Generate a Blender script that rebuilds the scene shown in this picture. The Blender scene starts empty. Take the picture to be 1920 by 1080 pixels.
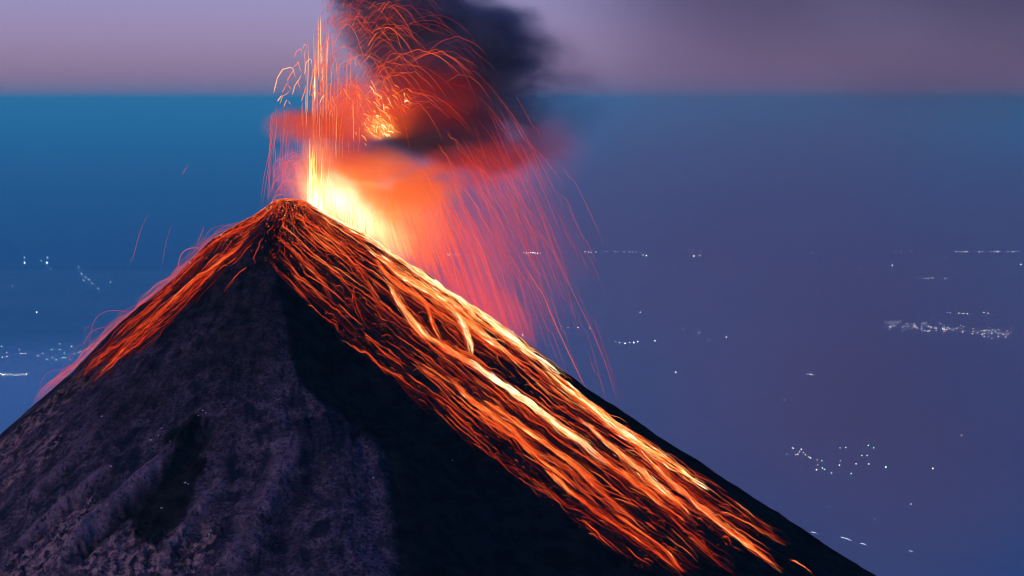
import bpy, math, random
import numpy as np

R = math.radians
random.seed(7)
rng = np.random.default_rng(11)
scene = bpy.context.scene
COL = scene.collection

# ------------------------------------------------------------------ camera
CAM_Z = 4500.0
PITCH = math.atan((540 - 187) / 5444.0)
FPX = 5444.0                       # focal length in pixels of a 1920 wide picture
cam_d = bpy.data.cameras.new("camera")
cam_d.sensor_width = 36.0
cam_d.lens = 36.0 * FPX / 1920.0
cam_d.clip_start = 5.0
cam_d.clip_end = 2.0e6
cam = bpy.data.objects.new("camera", cam_d)
cam.location = (0, 0, CAM_Z)
cam.rotation_euler = (math.pi / 2 - PITCH, 0, 0)
COL.objects.link(cam)
scene.camera = cam

# ------------------------------------------------------------------ world, sun, exposure
SUN_EL = R(4)
SUN_AZ = R(-118)                   # from +Y, positive to the right: behind the camera on the left
world = bpy.data.worlds.new("World")
scene.world = world
world.use_nodes = True
wn, wl = world.node_tree.nodes, world.node_tree.links
wn.clear()
sky = wn.new("ShaderNodeTexSky")
sky.sky_type = 'NISHITA'
sky.sun_disc = False
sky.sun_elevation = SUN_EL
sky.sun_rotation = SUN_AZ
sky.altitude = 1500
sky.air_density = 1.0
sky.dust_density = 3.0
sky.ozone_density = 4.0
tint = wn.new("ShaderNodeMix"); tint.data_type = 'RGBA'; tint.blend_type = 'MULTIPLY'
tint.inputs[0].default_value = 1.0
wtc = wn.new("ShaderNodeTexCoord"); wsep = wn.new("ShaderNodeSeparateXYZ"); wmr = wn.new("ShaderNodeMapRange"); wmx = wn.new("ShaderNodeMix")
wmx.data_type = 'RGBA'                              # dusk: the earth's shadow low down is mauver than the sky above
wmr.inputs[1].default_value = 0.0; wmr.inputs[2].default_value = 0.04
wmx.inputs[6].default_value = (2.10, 1.12, 2.75, 1); wmx.inputs[7].default_value = (1.85, 1.02, 1.88, 1)
wl.new(wtc.outputs['Generated'], wsep.inputs[0]); wl.new(wsep.outputs[2], wmr.inputs[0]); wl.new(wmr.outputs[0], wmx.inputs[0]); wl.new(wmx.outputs[2], tint.inputs[7])
bg = wn.new("ShaderNodeBackground")
bg.inputs[1].default_value = 0.13
wo = wn.new("ShaderNodeOutputWorld")
wl.new(sky.outputs[0], tint.inputs[6]); wl.new(tint.outputs[2], bg.inputs[0]); wl.new(bg.outputs[0], wo.inputs[0])

sd = bpy.data.lights.new("sun", 'SUN')
sd.energy = 0.75
sd.angle = R(12)
sd.color = (1.0, 0.72, 0.80)
sun = bpy.data.objects.new("sun", sd)
sx, sy, sz = math.sin(SUN_AZ) * math.cos(SUN_EL), math.cos(SUN_AZ) * math.cos(SUN_EL), math.sin(SUN_EL)
from mathutils import Vector
sun.rotation_euler = Vector((sx, sy, sz)).to_track_quat('Z', 'Y').to_euler()
sun.location = (-2000, -1000, 6500)
COL.objects.link(sun)

vs = scene.view_settings
vs.view_transform = 'Standard'; vs.look = 'None'; vs.exposure = 1.2; vs.gamma = 1.0
vs.use_curve_mapping = False
cy = scene.cycles
cy.use_denoising = True
cy.filter_width = 1.15
cy.max_bounces = 6; cy.diffuse_bounces = 2; cy.glossy_bounces = 2; cy.transparent_max_bounces = 24
cy.volume_bounces = 1
cy.use_adaptive_sampling = True
cy.adaptive_threshold = 0.02
cy.adaptive_min_samples = 48
cy.volume_max_steps = 256
cy.use_light_tree = True
cy.sample_clamp_indirect = 4.0

# ------------------------------------------------------------------ helpers
CP, SP = math.cos(PITCH), math.sin(PITCH)
def px_dir(u, v):
    """world direction through pixel (u, v) of the 1920 x 1080 photograph (arrays allowed)"""
    a = (np.asarray(u, float) - 960.0) / FPX
    b = (540.0 - np.asarray(v, float)) / FPX
    return np.stack([a, CP + b * SP, -SP + b * CP], -1)
def px_at_depth(u, v, y):
    d = px_dir(u, v)
    t = np.asarray(y, float) / d[..., 1]
    return d * t[..., None] + np.array([0, 0, CAM_Z])

def tag(o, label=None, cat=None, group=None, kind=None):
    if label: o["label"] = label
    if cat: o["category"] = cat
    if group: o["group"] = group
    if kind: o["kind"] = kind
    return o

def mesh_obj(name, verts, faces, mat=None, smooth=False, parent=None):
    me = bpy.data.meshes.new(name)
    me.from_pydata([tuple(v) for v in verts], [], [tuple(f) for f in faces])
    if mat: me.materials.append(mat)
    if smooth: me.polygons.foreach_set("use_smooth", [True] * len(me.polygons))
    o = bpy.data.objects.new(name, me)
    COL.objects.link(o)
    if parent: o.parent = parent
    return o

def np_mesh(name, V, F, mat=None, smooth=True, attrs=None):
    """V (n,3), F (m,4) numpy arrays -> object; attrs: point float attributes"""
    V = np.asarray(V, np.float32); F = np.asarray(F, np.int32)
    me = bpy.data.meshes.new(name)
    me.vertices.add(len(V)); me.vertices.foreach_set("co", V.ravel())
    k = F.shape[1]
    me.loops.add(F.size); me.loops.foreach_set("vertex_index", F.ravel())
    me.polygons.add(len(F))
    me.polygons.foreach_set("loop_start", np.arange(0, F.size, k, dtype=np.int32))
    me.polygons.foreach_set("use_smooth", np.full(len(F), smooth))
    me.update(calc_edges=True)
    for n, a in (attrs or {}).items():
        at = me.attributes.new(n, 'FLOAT', 'POINT')
        at.data.foreach_set("value", np.asarray(a, np.float32).ravel())
    if mat: me.materials.append(mat)
    o = bpy.data.objects.new(name, me)
    COL.objects.link(o)
    return o

def _hash(ix, iy, seed):
    h = (ix.astype(np.int64) * 374761393 + iy.astype(np.int64) * 668265263 + seed * 974711) & 0xFFFFFFFF
    h = ((h ^ (h >> 13)) * 1274126177) & 0xFFFFFFFF
    return ((h ^ (h >> 16)) & 0xFFFFFF) / float(0x1000000)
def vnoise(x, y, seed=0):
    """gradient noise, about -1..1"""
    x = np.asarray(x, float); y = np.asarray(y, float)
    ix, iy = np.floor(x), np.floor(y)
    fx, fy = x - ix, y - iy
    ux, uy = fx * fx * fx * (fx * (fx * 6 - 15) + 10), fy * fy * fy * (fy * (fy * 6 - 15) + 10)
    def g(dx, dy):
        a = _hash(ix + dx, iy + dy, seed) * 2 * math.pi
        return np.cos(a) * (fx - dx) + np.sin(a) * (fy - dy)
    a = g(0, 0) * (1 - ux) + g(1, 0) * ux
    b = g(0, 1) * (1 - ux) + g(1, 1) * ux
    return (a * (1 - uy) + b * uy) * 1.5
def fbm(x, y, seed=0, octs=4, gain=0.5):
    s, a = 0.0, 1.0
    for k in range(octs):
        s = s + a * vnoise(x * 2 ** k + 17.3 * k, y * 2 ** k - 9.1 * k, seed + k)
        a *= gain
    return s
def sstep(a, b, x):
    t = np.clip((x - a) / (b - a), 0, 1)
    return t * t * (3 - 2 * t)

# ------------------------------------------------------------------ node helpers
class NT:
    def __init__(self, mat):
        mat.use_nodes = True
        self.t = mat.node_tree; self.n = self.t.nodes; self.l = self.t.links
        self.n.clear()
        self.out = self.n.new("ShaderNodeOutputMaterial")
    def _in(self, sock, v):
        if v is None: return
        if isinstance(v, bpy.types.NodeSocket): self.l.new(v, sock)
        else: sock.default_value = v
    def node(self, typ, ins=None, **props):
        nd = self.n.new(typ)
        for k, v in props.items(): setattr(nd, k, v)
        for k, v in (ins or {}).items(): self._in(nd.inputs[k], v)
        return nd
    def math(self, op, a, b=None, c=None, clamp=False):
        nd = self.n.new("ShaderNodeMath"); nd.operation = op; nd.use_clamp = clamp
        self._in(nd.inputs[0], a); self._in(nd.inputs[1], b); self._in(nd.inputs[2], c)
        return nd.outputs[0]
    def vmath(self, op, a, b=None, out=0):
        nd = self.n.new("ShaderNodeVectorMath"); nd.operation = op
        self._in(nd.inputs[0], a); self._in(nd.inputs[1], b)
        return nd.outputs[out]
    def mapr(self, v, a, b, c=0.0, d=1.0, smooth=True):
        nd = self.n.new("ShaderNodeMapRange"); nd.interpolation_type = 'SMOOTHSTEP' if smooth else 'LINEAR'
        self._in(nd.inputs[0], v)
        for i, x in zip((1, 2, 3, 4), (a, b, c, d)): self._in(nd.inputs[i], x)
        return nd.outputs[0]
    def ramp(self, fac, stops, interp='LINEAR'):
        nd = self.n.new("ShaderNodeValToRGB"); r = nd.color_ramp; r.interpolation = interp
        r.elements[0].position = stops[0][0]; r.elements[1].position = stops[-1][0]
        for p, c in stops[1:-1]: r.elements.new(p)
        for k, (p, c) in enumerate(stops): r.elements[k].color = (c[0], c[1], c[2], 1)
        self._in(nd.inputs[0], fac)
        return nd.outputs[0]
    def noise(self, vec, scale, detail=3.0, rough=0.5, dist=0.0, out=0):
        nd = self.n.new("ShaderNodeTexNoise"); nd.noise_dimensions = '3D'
        self._in(nd.inputs['Vector'], vec)
        nd.inputs['Scale'].default_value = scale; nd.inputs['Detail'].default_value = detail
        nd.inputs['Roughness'].default_value = rough; nd.inputs['Distortion'].default_value = dist
        return nd.outputs[out]
    def mix(self, f, a, b, blend='MIX'):
        nd = self.n.new("ShaderNodeMix"); nd.data_type = 'RGBA'; nd.blend_type = blend
        self._in(nd.inputs[0], f); self._in(nd.inputs[6], a); self._in(nd.inputs[7], b)
        return nd.outputs[2]

def new_mat(name):
    m = bpy.data.materials.new(name)
    return m, NT(m)

# ------------------------------------------------------------------ plain, sea
def mat_plain():
    m, t = new_mat("plain_fields")
    tc = t.node("ShaderNodeTexCoord").outputs['Object']
    a = t.noise(tc, 0.00035, 6, 0.62)
    b = t.noise(tc, 0.0021, 4, 0.6)
    c = t.mix(t.mapr(a, 0.35, 0.65), (0.025, 0.135, 0.17, 1), (0.05, 0.18, 0.20, 1))  # blue of the haze is mixed into the plain's colour
    c = t.mix(t.mapr(b, 0.45, 0.7), c, (0.07, 0.16, 0.18, 1))
    bs = t.node("ShaderNodeBsdfPrincipled", {'Base Color': c, 'Roughness': 0.9})
    t.l.new(bs.outputs[0], t.out.inputs[0])
    return m
def mat_sea():
    m, t = new_mat("sea_water")
    tc = t.node("ShaderNodeTexCoord").outputs['Object']
    nz = t.noise(tc, 0.004, 5, 0.6)
    bp = t.node("ShaderNodeBump", {'Height': nz, 'Strength': 0.3, 'Distance': 20.0})
    bs = t.node("ShaderNodeBsdfPrincipled", {'Base Color': (0.01, 0.075, 0.15, 1), 'Roughness': 0.6, 'Specular IOR Level': 0.15, 'Normal': bp.outputs[0]})
    t.l.new(bs.outputs[0], t.out.inputs[0])
    return m

HALF = 900000.0
water = mesh_obj("water", [(-HALF, -160000, -8), (HALF, -160000, -8), (HALF, HALF, -8), (-HALF, HALF, -8)], [(0, 1, 2, 3)], mat_sea())
tag(water, kind="structure")
# the coast: plain reaches about 27 km, its shoreline a little wavy; nearer on the left
xs = np.linspace(-120000, 120000, 961)
coast = 76800 + 5400 * sstep(-9000, 3500, xs) + 500 * fbm(xs / 5200.0, xs * 0 + 3.1, 5, 5)
V = [(x, -150000, 0) for x in xs] + [(x, y, 0) for x, y in zip(xs, coast)]
n = len(xs)
ground = mesh_obj("ground", V, [(i, i + 1, n + i + 1, n + i) for i in range(n - 1)], mat_plain())
tag(ground, kind="structure")

# ------------------------------------------------------------------ volcano
MPP = 0.5511                                    # metres per photo pixel at the summit
TOP = px_at_depth(540, 372, 3000.0)             # the summit point
SX, SY, SZ = TOP
RP = np.array([(540, 372), (566, 375), (590, 384), (640, 414), (700, 449), (760, 492), (850, 553), (960, 627), (1100, 735), (1300, 868), (1500, 1000), (1630, 1082)], float)
LP = np.array([(540, 372), (515, 377), (480, 402), (440, 424), (400, 446), (372, 474), (330, 520), (220, 612), (130, 702), (60, 762), (0, 817)], float)
PR = np.stack([(RP[:, 0] - 540) * MPP, (RP[:, 1] - 372) * MPP], 1)
PL = np.stack([(540 - LP[:, 0]) * MPP, (LP[:, 1] - 372) * MPP], 1)
def ext(P):
    (r0, d0), (r1, d1) = P[-2], P[-1]
    s = (d1 - d0) / (r1 - r0)
    rr = [r1 + 300, r1 + 900, r1 + 2400, r1 + 5000, r1 + 9000]
    ss = [s * .99, s * .97, s * .92, s * .65, s * .4]
    out, r, d = list(map(tuple, P)), r1, d1
    for a, b in zip(rr, ss):
        d += (a - r) * b; r = a; out.append((r, d))
    return np.array(out)
PR, PL = ext(PR), ext(PL)
VENT = np.array([SX + 38.0, SY + 34.0])

AMP_ON = [0.0]; RIDGE_R, RIDGE_PH = [0, 6000], [-90, -90]
FEATURES = []                                    # (polyline xy, crest height, half width, drop on its right side)
def seg_dist(x, y, P):
    best = np.full(x.shape, 1e9); side = np.zeros(x.shape); along = np.zeros(x.shape)
    for k in range(len(P) - 1):
        ax, ay = P[k]; bx, by = P[k + 1]
        ux, uy = bx - ax, by - ay; L2 = ux * ux + uy * uy
        t = np.clip(((x - ax) * ux + (y - ay) * uy) / L2, 0, 1)
        d = np.hypot(x - ax - t * ux, y - ay - t * uy)
        m = d < best
        best = np.where(m, d, best)
        side = np.where(m, np.sign(ux * (y - ay) - uy * (x - ax)), side)      # +1 on the left of the line's direction
        along = np.where(m, (k + t) / (len(P) - 1), along)
    return best, side, along
def height(x, y, fine=True):
    x = np.asarray(x, float); y = np.asarray(y, float)
    dx, dy = x - SX, y - SY
    r = np.hypot(dx, dy) + 1e-6
    ph = np.degrees(np.arctan2(dy, dx))          # 0 right, -90 towards the camera, 180 left
    c = dx / r
    w = sstep(-1, 1, c)
    dr, dl = np.interp(r, PR[:, 0], PR[:, 1]), np.interp(r, PL[:, 0], PL[:, 1])
    drop = dr * w + dl * (1 - w)
    h = SZ - drop
    front = sstep(40, -10, ph) * sstep(-175, -150, ph) + 0.0
    # the ridge that parts the pale left face from the black right face
    pr = np.interp(r, RIDGE_R, RIDGE_PH) + 1.2 * vnoise(r / 60.0, r * 0, 31)
    d = (ph - pr + 180) % 360 - 180
    amp = np.interp(r, [0, 60, 150, 300, 600, 1200, 4000], [0, 4, 16, 26, 34, 30, 0])
    h = h + AMP_ON[0] * amp * (np.exp(-(np.minimum(d, 0) / 18.0) ** 2) * np.exp(-(np.maximum(d, 0) / 8.0) ** 2) * 0.5 - 0.9 * np.exp(-((d - 20) / 13.0) ** 2) - 0.15 * np.exp(-((d + 25) / 14.0) ** 2))
    # dark hollow on the left face
    for P, crest, wid, drop in FEATURES:
        m = (x > P[:, 0].min() - 6 * wid) & (x < P[:, 0].max() + 6 * wid) & (y > P[:, 1].min() - 6 * wid) & (y < P[:, 1].max() + 6 * wid)
        if not m.any(): continue
        xx, yy = (x[m], y[m]) if x.ndim else (x, y)
        wob = 0.35 * wid * vnoise(xx / 14.0, yy / 14.0, 61)
        d, sd, al = seg_dist(xx, yy, P)
        fade = np.minimum(1, np.minimum(al, 1 - al) / 0.12)
        d = np.abs(d + wob)
        e = crest * np.exp(-(d / wid) ** 2) - drop * (sd > 0) * np.exp(-((d - 2.2 * wid) / (1.6 * wid)) ** 2)
        e = e * fade
        if h.ndim: h[m] += e
        else: h = h + e
    # gullies running downhill
    gam = np.interp(r, [0, 40, 120, 400, 1500, 4000], [0.0, 0.8, 3.2, 7.0, 14.0, 0.0])
    edge = 0.35 + 0.65 * np.clip(1 - np.abs(c), 0, 1) ** 0.5
    pw = ph + 4.0 * vnoise(r / 90.0, ph / 25.0, 3)
    h = h + gam * edge * (1 - 0.6 * sstep(-85, -105, ph)) * (0.65 * vnoise(pw / 9.0, r / 500.0, 8) + 0.4 * vnoise(pw / 3.6, r / 220.0, 9))
    if fine:
        left = sstep(-70, -100, ph) + sstep(120, 160, ph)
        low = sstep(240, 520, r) * left
        rough = (0.5 + 0.5 * sstep(20, 120, r)) * (0.7 + 0.5 * vnoise(dx / 70.0, dy / 70.0, 12))
        h = h + rough * 1.7 * fbm(dx / 16.0, dy / 16.0, 20, 4, 0.5) + 1.6 * sstep(30, 120, r) * fbm(dx / 45.0, dy / 45.0, 25, 2)
        rk = fbm(dx / 34.0 + dy / 90.0, dy / 34.0, 40, 5, 0.55)
        h = h + low * (3.2 + 3.0 * vnoise(dx / 55.0, dy / 55.0, 44)) * np.abs(rk)
        h = h + (1 - left) * 0.9 * fbm(pw / 1.6, r / 60.0, 50, 3) * sstep(25, 90, r)
    # crater behind the rim
    q = np.hypot(x - VENT[0], y - VENT[1])
    h = h - 22 * np.exp(-(q / 22.0) ** 2)
    return h

def flank_xy(px):
    """where photo pixels fall on the bare cone"""
    px = np.asarray(px, float); d = px_dir(px[:, 0], px[:, 1]); d = d / d[:, 1:2]
    ys = np.arange(2150.0, 3100.0, 3.0)
    Q = d[None] * ys[:, None, None]
    g = Q[..., 2] + CAM_Z - height(Q[..., 0], Q[..., 1], False)
    i = np.argmax(g < 0, axis=0)
    return Q[i, np.arange(len(px))][:, :2]
_rp = flank_xy([(486, 470), (505, 520), (522, 590), (528, 660), (540, 720), (575, 765), (630, 803), (690, 843), (712, 900), (716, 980), (722, 1070)])
RIDGE_R = np.hypot(_rp[:, 0] - SX, _rp[:, 1] - SY); RIDGE_PH = np.degrees(np.arctan2(_rp[:, 1] - SY, _rp[:, 0] - SX))
RIDGE_R = np.maximum.accumulate(RIDGE_R + np.arange(len(RIDGE_R)) * 1e-3)
RIDGE_R = np.r_[0, RIDGE_R, 2000]; RIDGE_PH = np.r_[-116, RIDGE_PH, -74]
print("ridge", RIDGE_R.round(), RIDGE_PH.round())
AMP_ON[0] = 1.0
_f = [([(400, 755), (345, 828), (290, 880), (235, 925), (165, 990), (110, 1050)], 8.0, 7.0, 12.0),
      ([(215, 868), (150, 920), (85, 975), (20, 1035)], 4.5, 4.5, 9.0),
      ([(425, 900), (380, 950), (330, 1010), (300, 1075)], 3.5, 6.0, 4.0),
      ([(265, 720), (190, 800), (110, 880), (40, 950)], 3.5, 6.0, 6.0),
      ([(560, 800), (520, 900), (470, 1000), (430, 1080)], 4.0, 12.0, 5.0)]
FEATURES += [(flank_xy(a), b, c, d) for a, b, c, d in _f]
HOLLOW = flank_xy([(345, 815), (365, 860), (335, 905), (318, 945), (292, 985)])
CRAGS = flank_xy([(125, 735), (70, 780), (15, 835), (60, 860), (110, 1010), (60, 1060), (200, 1060), (250, 1060), (330, 1060)])

def mat_volcano():
    m, t = new_mat("volcanic_ash")
    tc = t.node("ShaderNodeTexCoord").outputs['Object']
    at = t.node("ShaderNodeAttribute", attribute_name="scoria_shade").outputs['Fac']
    rk = t.node("ShaderNodeAttribute", attribute_name="rock").outputs['Fac']
    bd = t.node("ShaderNodeAttribute", attribute_name="band").outputs['Fac']
    big = t.noise(tc, 0.012, 5, 0.6)
    med = t.noise(tc, 0.06, 6, 0.65)
    fin = t.noise(tc, 0.28, 6, 0.75)
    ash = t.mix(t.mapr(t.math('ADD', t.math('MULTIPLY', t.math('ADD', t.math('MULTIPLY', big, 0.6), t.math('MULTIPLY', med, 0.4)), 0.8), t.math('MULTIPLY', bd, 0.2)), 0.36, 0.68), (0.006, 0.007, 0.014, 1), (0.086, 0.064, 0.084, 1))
    ash = t.mix(t.mapr(med, 0.46, 0.70), ash, (0.094, 0.072, 0.088, 1))
    ash = t.mix(t.mapr(fin, 0.40, 0.56, 0.95, 0), ash, (0.010, 0.011, 0.018, 1))
    ash = t.mix(t.math('MULTIPLY', rk, t.mapr(t.noise(tc, 0.11, 5, 0.7), 0.46, 0.60)), ash, (0.17, 0.12, 0.105, 1))
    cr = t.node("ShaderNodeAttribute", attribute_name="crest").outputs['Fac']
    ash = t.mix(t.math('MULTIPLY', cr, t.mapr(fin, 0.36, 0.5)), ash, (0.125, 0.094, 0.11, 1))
    sc = t.mix(t.mapr(med, 0.4, 0.6), (0.003, 0.003, 0.004, 1), (0.010, 0.009, 0.010, 1))  # darker than the rock itself: the face's shade is in this colour
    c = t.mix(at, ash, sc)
    h = t.math('ADD', t.math('MULTIPLY', med, 3.0), t.math('MULTIPLY', fin, 1.0))
    bp = t.node("ShaderNodeBump", {'Height': h, 'Strength': 1.0, 'Distance': 2.2})
    bs = t.node("ShaderNodeBsdfPrincipled", {'Base Color': c, 'Roughness': 0.95, 'Specular IOR Level': 0.0, 'Normal': bp.outputs[0]})
    t.l.new(bs.outputs[0], t.out.inputs[0])
    return m

def build_volcano():
    # fine rings near the top and over the visible face, coarse below
    rr = np.concatenate([np.linspace(0.5, 60, 90), np.linspace(61, 700, 560), np.geomspace(703, 9500, 110)])
    ph = np.concatenate([np.linspace(-190, 12, 1300, endpoint=False), np.linspace(12, 170, 200, endpoint=False)])
    P, Rr = np.meshgrid(np.radians(ph), rr)
    x = SX + Rr * np.cos(P); y = SY + Rr * np.sin(P)
    z = height(x, y)
    z = np.maximum(z, -30.0)
    nr, npn = len(rr), len(ph)
    # fresh black rock and painted shade right of the ridge and round the summit, paler ash on the left face
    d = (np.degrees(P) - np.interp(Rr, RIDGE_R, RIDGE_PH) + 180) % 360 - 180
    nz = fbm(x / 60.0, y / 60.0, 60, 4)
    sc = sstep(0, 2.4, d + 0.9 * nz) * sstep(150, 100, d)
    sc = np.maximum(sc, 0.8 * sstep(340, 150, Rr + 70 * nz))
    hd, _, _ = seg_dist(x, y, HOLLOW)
    sc = np.maximum(sc, sstep(0.30, 0.75, 1.25 * np.exp(-(hd / 24.0) ** 2) + 0.5 * nz + 0.35 * fbm(x / 13.0, y / 13.0, 63, 3)))  # hollow's shade and plant cover painted dark
    rock = np.zeros_like(x)
    for (cx, cyy), rad in zip(CRAGS, (26, 26, 24, 20, 30, 26, 26, 22, 26)):
        rock = np.maximum(rock, np.exp(-((x - cx) ** 2 + (y - cyy) ** 2) / (rad * 1.6) ** 2))
    rock = sstep(0.25, 0.7, rock + 0.3 * fbm(x / 22.0, y / 22.0, 66, 4))
    z = z + rock * 3.6 * (np.abs(fbm(x / 13.0 + y / 40.0, y / 13.0, 67, 4, 0.55)) - 0.25)
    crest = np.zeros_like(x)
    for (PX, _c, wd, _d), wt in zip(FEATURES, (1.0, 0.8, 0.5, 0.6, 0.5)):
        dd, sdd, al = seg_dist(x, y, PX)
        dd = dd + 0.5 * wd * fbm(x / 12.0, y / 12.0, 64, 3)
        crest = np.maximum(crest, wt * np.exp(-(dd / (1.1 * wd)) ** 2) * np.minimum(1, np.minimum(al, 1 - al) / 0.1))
        sc = np.maximum(sc, 0.85 * wt * np.where(sdd > 0, np.exp(-((dd - 2.3 * wd) / (1.1 * wd)) ** 2), 0) * np.minimum(1, np.minimum(al, 1 - al) / 0.1))  # shaded side of each ledge darkened in the colour
    phd = np.degrees(P)
    band = 0.5 + 0.5 * fbm(phd / 2.6 + 1.2 * vnoise(Rr / 60.0, phd / 9.0, 68), Rr / 230.0, 69, 4, 0.6)
    V = np.stack([x, y, z], -1).reshape(-1, 3)
    i, j = np.meshgrid(np.arange(nr - 1), np.arange(npn), indexing='ij')
    j2 = (j + 1) % npn
    F = np.stack([i * npn + j, (i + 1) * npn + j, (i + 1) * npn + j2, i * npn + j2], -1).reshape(-1, 4)
    o = np_mesh("volcano", V, F, mat_volcano(), True, {"scoria_shade": sc, "rock": rock, "crest": crest, "band": band})
    top = len(V)
    tag(o, "black steep volcano cone with glowing lava running down both flanks", "volcano", kind="structure")
    return o
volcano = build_volcano()

# ------------------------------------------------------------------ haze
def build_haze():
    m, t = new_mat("blue_air")
    pv = t.node("ShaderNodeVolumePrincipled", {'Color': (0.09, 0.64, 0.56, 1), 'Density': 6.5e-6, 'Anisotropy': 0.0})
    t.l.new(pv.outputs[0], t.out.inputs[1])
    a = HALF + 20000; b = -180000.0; z0, z1 = -40.0, CAM_Z + 430.0
    vv = [(-a, b, z0), (a, b, z0), (a, a, z0), (-a, a, z0), (-a, b, z1), (a, b, z1), (a, a, z1), (-a, a, z1)]
    o = mesh_obj("haze", vv, [(3, 2, 1, 0), (4, 5, 6, 7), (0, 1, 5, 4), (1, 2, 6, 5), (2, 3, 7, 6), (3, 0, 4, 7)], m)
    tag(o, "thin blue evening air over the plain and the sea", "haze", kind="stuff")
build_haze()

# ------------------------------------------------------------------ molten lava
EXPO = 2.0 ** vs.exposure
HEAT = [(0.0, (0.03, 0.0015, 0.0005)), (0.15, (0.16, 0.006, 0.0015)), (0.30, (0.50, 0.022, 0.004)), (0.45, (1.0, 0.07, 0.011)),
        (0.60, (1.5, 0.19, 0.028)), (0.75, (1.9, 0.52, 0.10)), (0.88, (2.2, 1.15, 0.40)), (1.0, (2.5, 2.1, 1.3))]
def heat_emission(t, fac, gain=1.0):
    scale = 2.5
    c = t.ramp(fac, [(p, tuple(x / scale for x in col)) for p, col in HEAT])
    return c, scale / EXPO * gain
def mat_molten(name, gain=1.0, sampling='NONE'):
    m, t = new_mat(name)
    h = t.node("ShaderNodeAttribute", attribute_name="lava_heat").outputs['Fac']
    c, st = heat_emission(t, h, gain)
    e = t.node("ShaderNodeEmission", {'Color': c, 'Strength': st})
    t.l.new(e.outputs[0], t.out.inputs[0])
    m.cycles.emission_sampling = sampling
    return m
M_LAVA = mat_molten("molten_lava")

def mat_channel():
    """broad lava channel: glowing streaks between dark cooling crust, ragged at its edges"""
    m, t = new_mat("lava_channel")
    s = t.node("ShaderNodeAttribute", attribute_name="flow_s").outputs['Fac']     # metres downhill
    x = t.node("ShaderNodeAttribute", attribute_name="flow_t").outputs['Fac']     # metres across
    h = t.node("ShaderNodeAttribute", attribute_name="lava_heat").outputs['Fac']
    ed = t.node("ShaderNodeAttribute", attribute_name="edge").outputs['Fac']      # 0 at the rim, 1 in the middle
    v1 = t.node("ShaderNodeCombineXYZ", {0: t.math('MULTIPLY', s, 0.022), 1: t.math('MULTIPLY', x, 0.55)}).outputs[0]
    v2 = t.node("ShaderNodeCombineXYZ", {0: t.math('MULTIPLY', s, 0.09), 1: t.math('MULTIPLY', x, 1.4), 2: 3.7}).outputs[0]
    n1 = t.noise(v1, 1.0, 4, 0.6, 0.4)
    n2 = t.noise(v2, 1.0, 3, 0.6, 0.3)
    n = t.math('ADD', t.math('MULTIPLY', t.mapr(n1, 0.3, 0.7, smooth=False), 0.65), t.math('MULTIPLY', t.mapr(n2, 0.3, 0.7, smooth=False), 0.35))
    hh = t.math('ADD', h, t.math('MULTIPLY', t.math('SUBTRACT', n, 0.58), 1.5))
    c, st = heat_emission(t, t.math('MAXIMUM', hh, 0.0))
    e = t.node("ShaderNodeEmission", {'Color': c, 'Strength': st})
    tr = t.node("ShaderNodeBsdfTransparent")
    a = t.mapr(t.math('ADD', ed, t.math('MULTIPLY', t.math('SUBTRACT', n, 0.5), 1.5)), 0.38, 0.62)
    mx = t.node("ShaderNodeMixShader", {0: a, 1: tr.outputs[0], 2: e.outputs[0]})
    t.l.new(mx.outputs[0], t.out.inputs[0])
    m.cycles.emission_sampling = 'AUTO'
    return m
M_CHANNEL = mat_channel()

def on_slope(u, v, lift=0.0):
    """points of the cone's surface seen at pixels (u, v): march every ray down to the ground"""
    d = px_dir(u, v); d = d / d[..., 1:2]
    n = d.shape[0]
    lo = np.full(n, 2150.0); hit = np.zeros(n, bool); hi = np.full(n, 3150.0)
    best = np.full(n, 1e9); besty = np.full(n, SY)
    for y in np.arange(2150.0, 3150.0, 12.0):
        P = d * y
        g = P[:, 2] + CAM_Z - height(P[:, 0], P[:, 1], False)
        cl = (~hit) & (g < best); best[cl] = g[cl]; besty[cl] = y
        new = (~hit) & (g < 0)
        hi[new] = y; lo[new] = y - 12.0
        hit |= new
    for _ in range(9):
        mid = (lo + hi) / 2
        P = d * mid[:, None]
        g = P[:, 2] + CAM_Z - height(P[:, 0], P[:, 1], False)
        hi = np.where(hit & (g < 0), mid, hi); lo = np.where(hit & (g >= 0), mid, lo)
    y = np.where(hit, hi, besty)
    P = d * y[:, None]
    P[:, 2] = height(P[:, 0], P[:, 1]) + lift
    return P

def resample(pts, n):
    pts = np.asarray(pts, float)
    L = np.r_[0, np.cumsum(np.hypot(*np.diff(pts, axis=0).T[:2]))]
    # smooth the polyline through its points
    t = np.linspace(0, L[-1], n)
    a = np.stack([np.interp(t, L, pts[:, k]) for k in range(pts.shape[1])], 1)
    k = max(1, n // (3 * len(pts)))
    if k > 1:
        w = np.ones(2 * k + 1) / (2 * k + 1)
        b = np.pad(a, ((k, k), (0, 0)), mode='edge')
        for j in range(2):
            b[:k, j] = 2 * a[0, j] - a[1:k + 1, j][::-1]; b[-k:, j] = 2 * a[-1, j] - a[-k - 1:-1, j][::-1]
        a = np.stack([np.convolve(b[:, j], w, 'valid') for j in range(a.shape[1])], 1)
    return a, L[-1]

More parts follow.
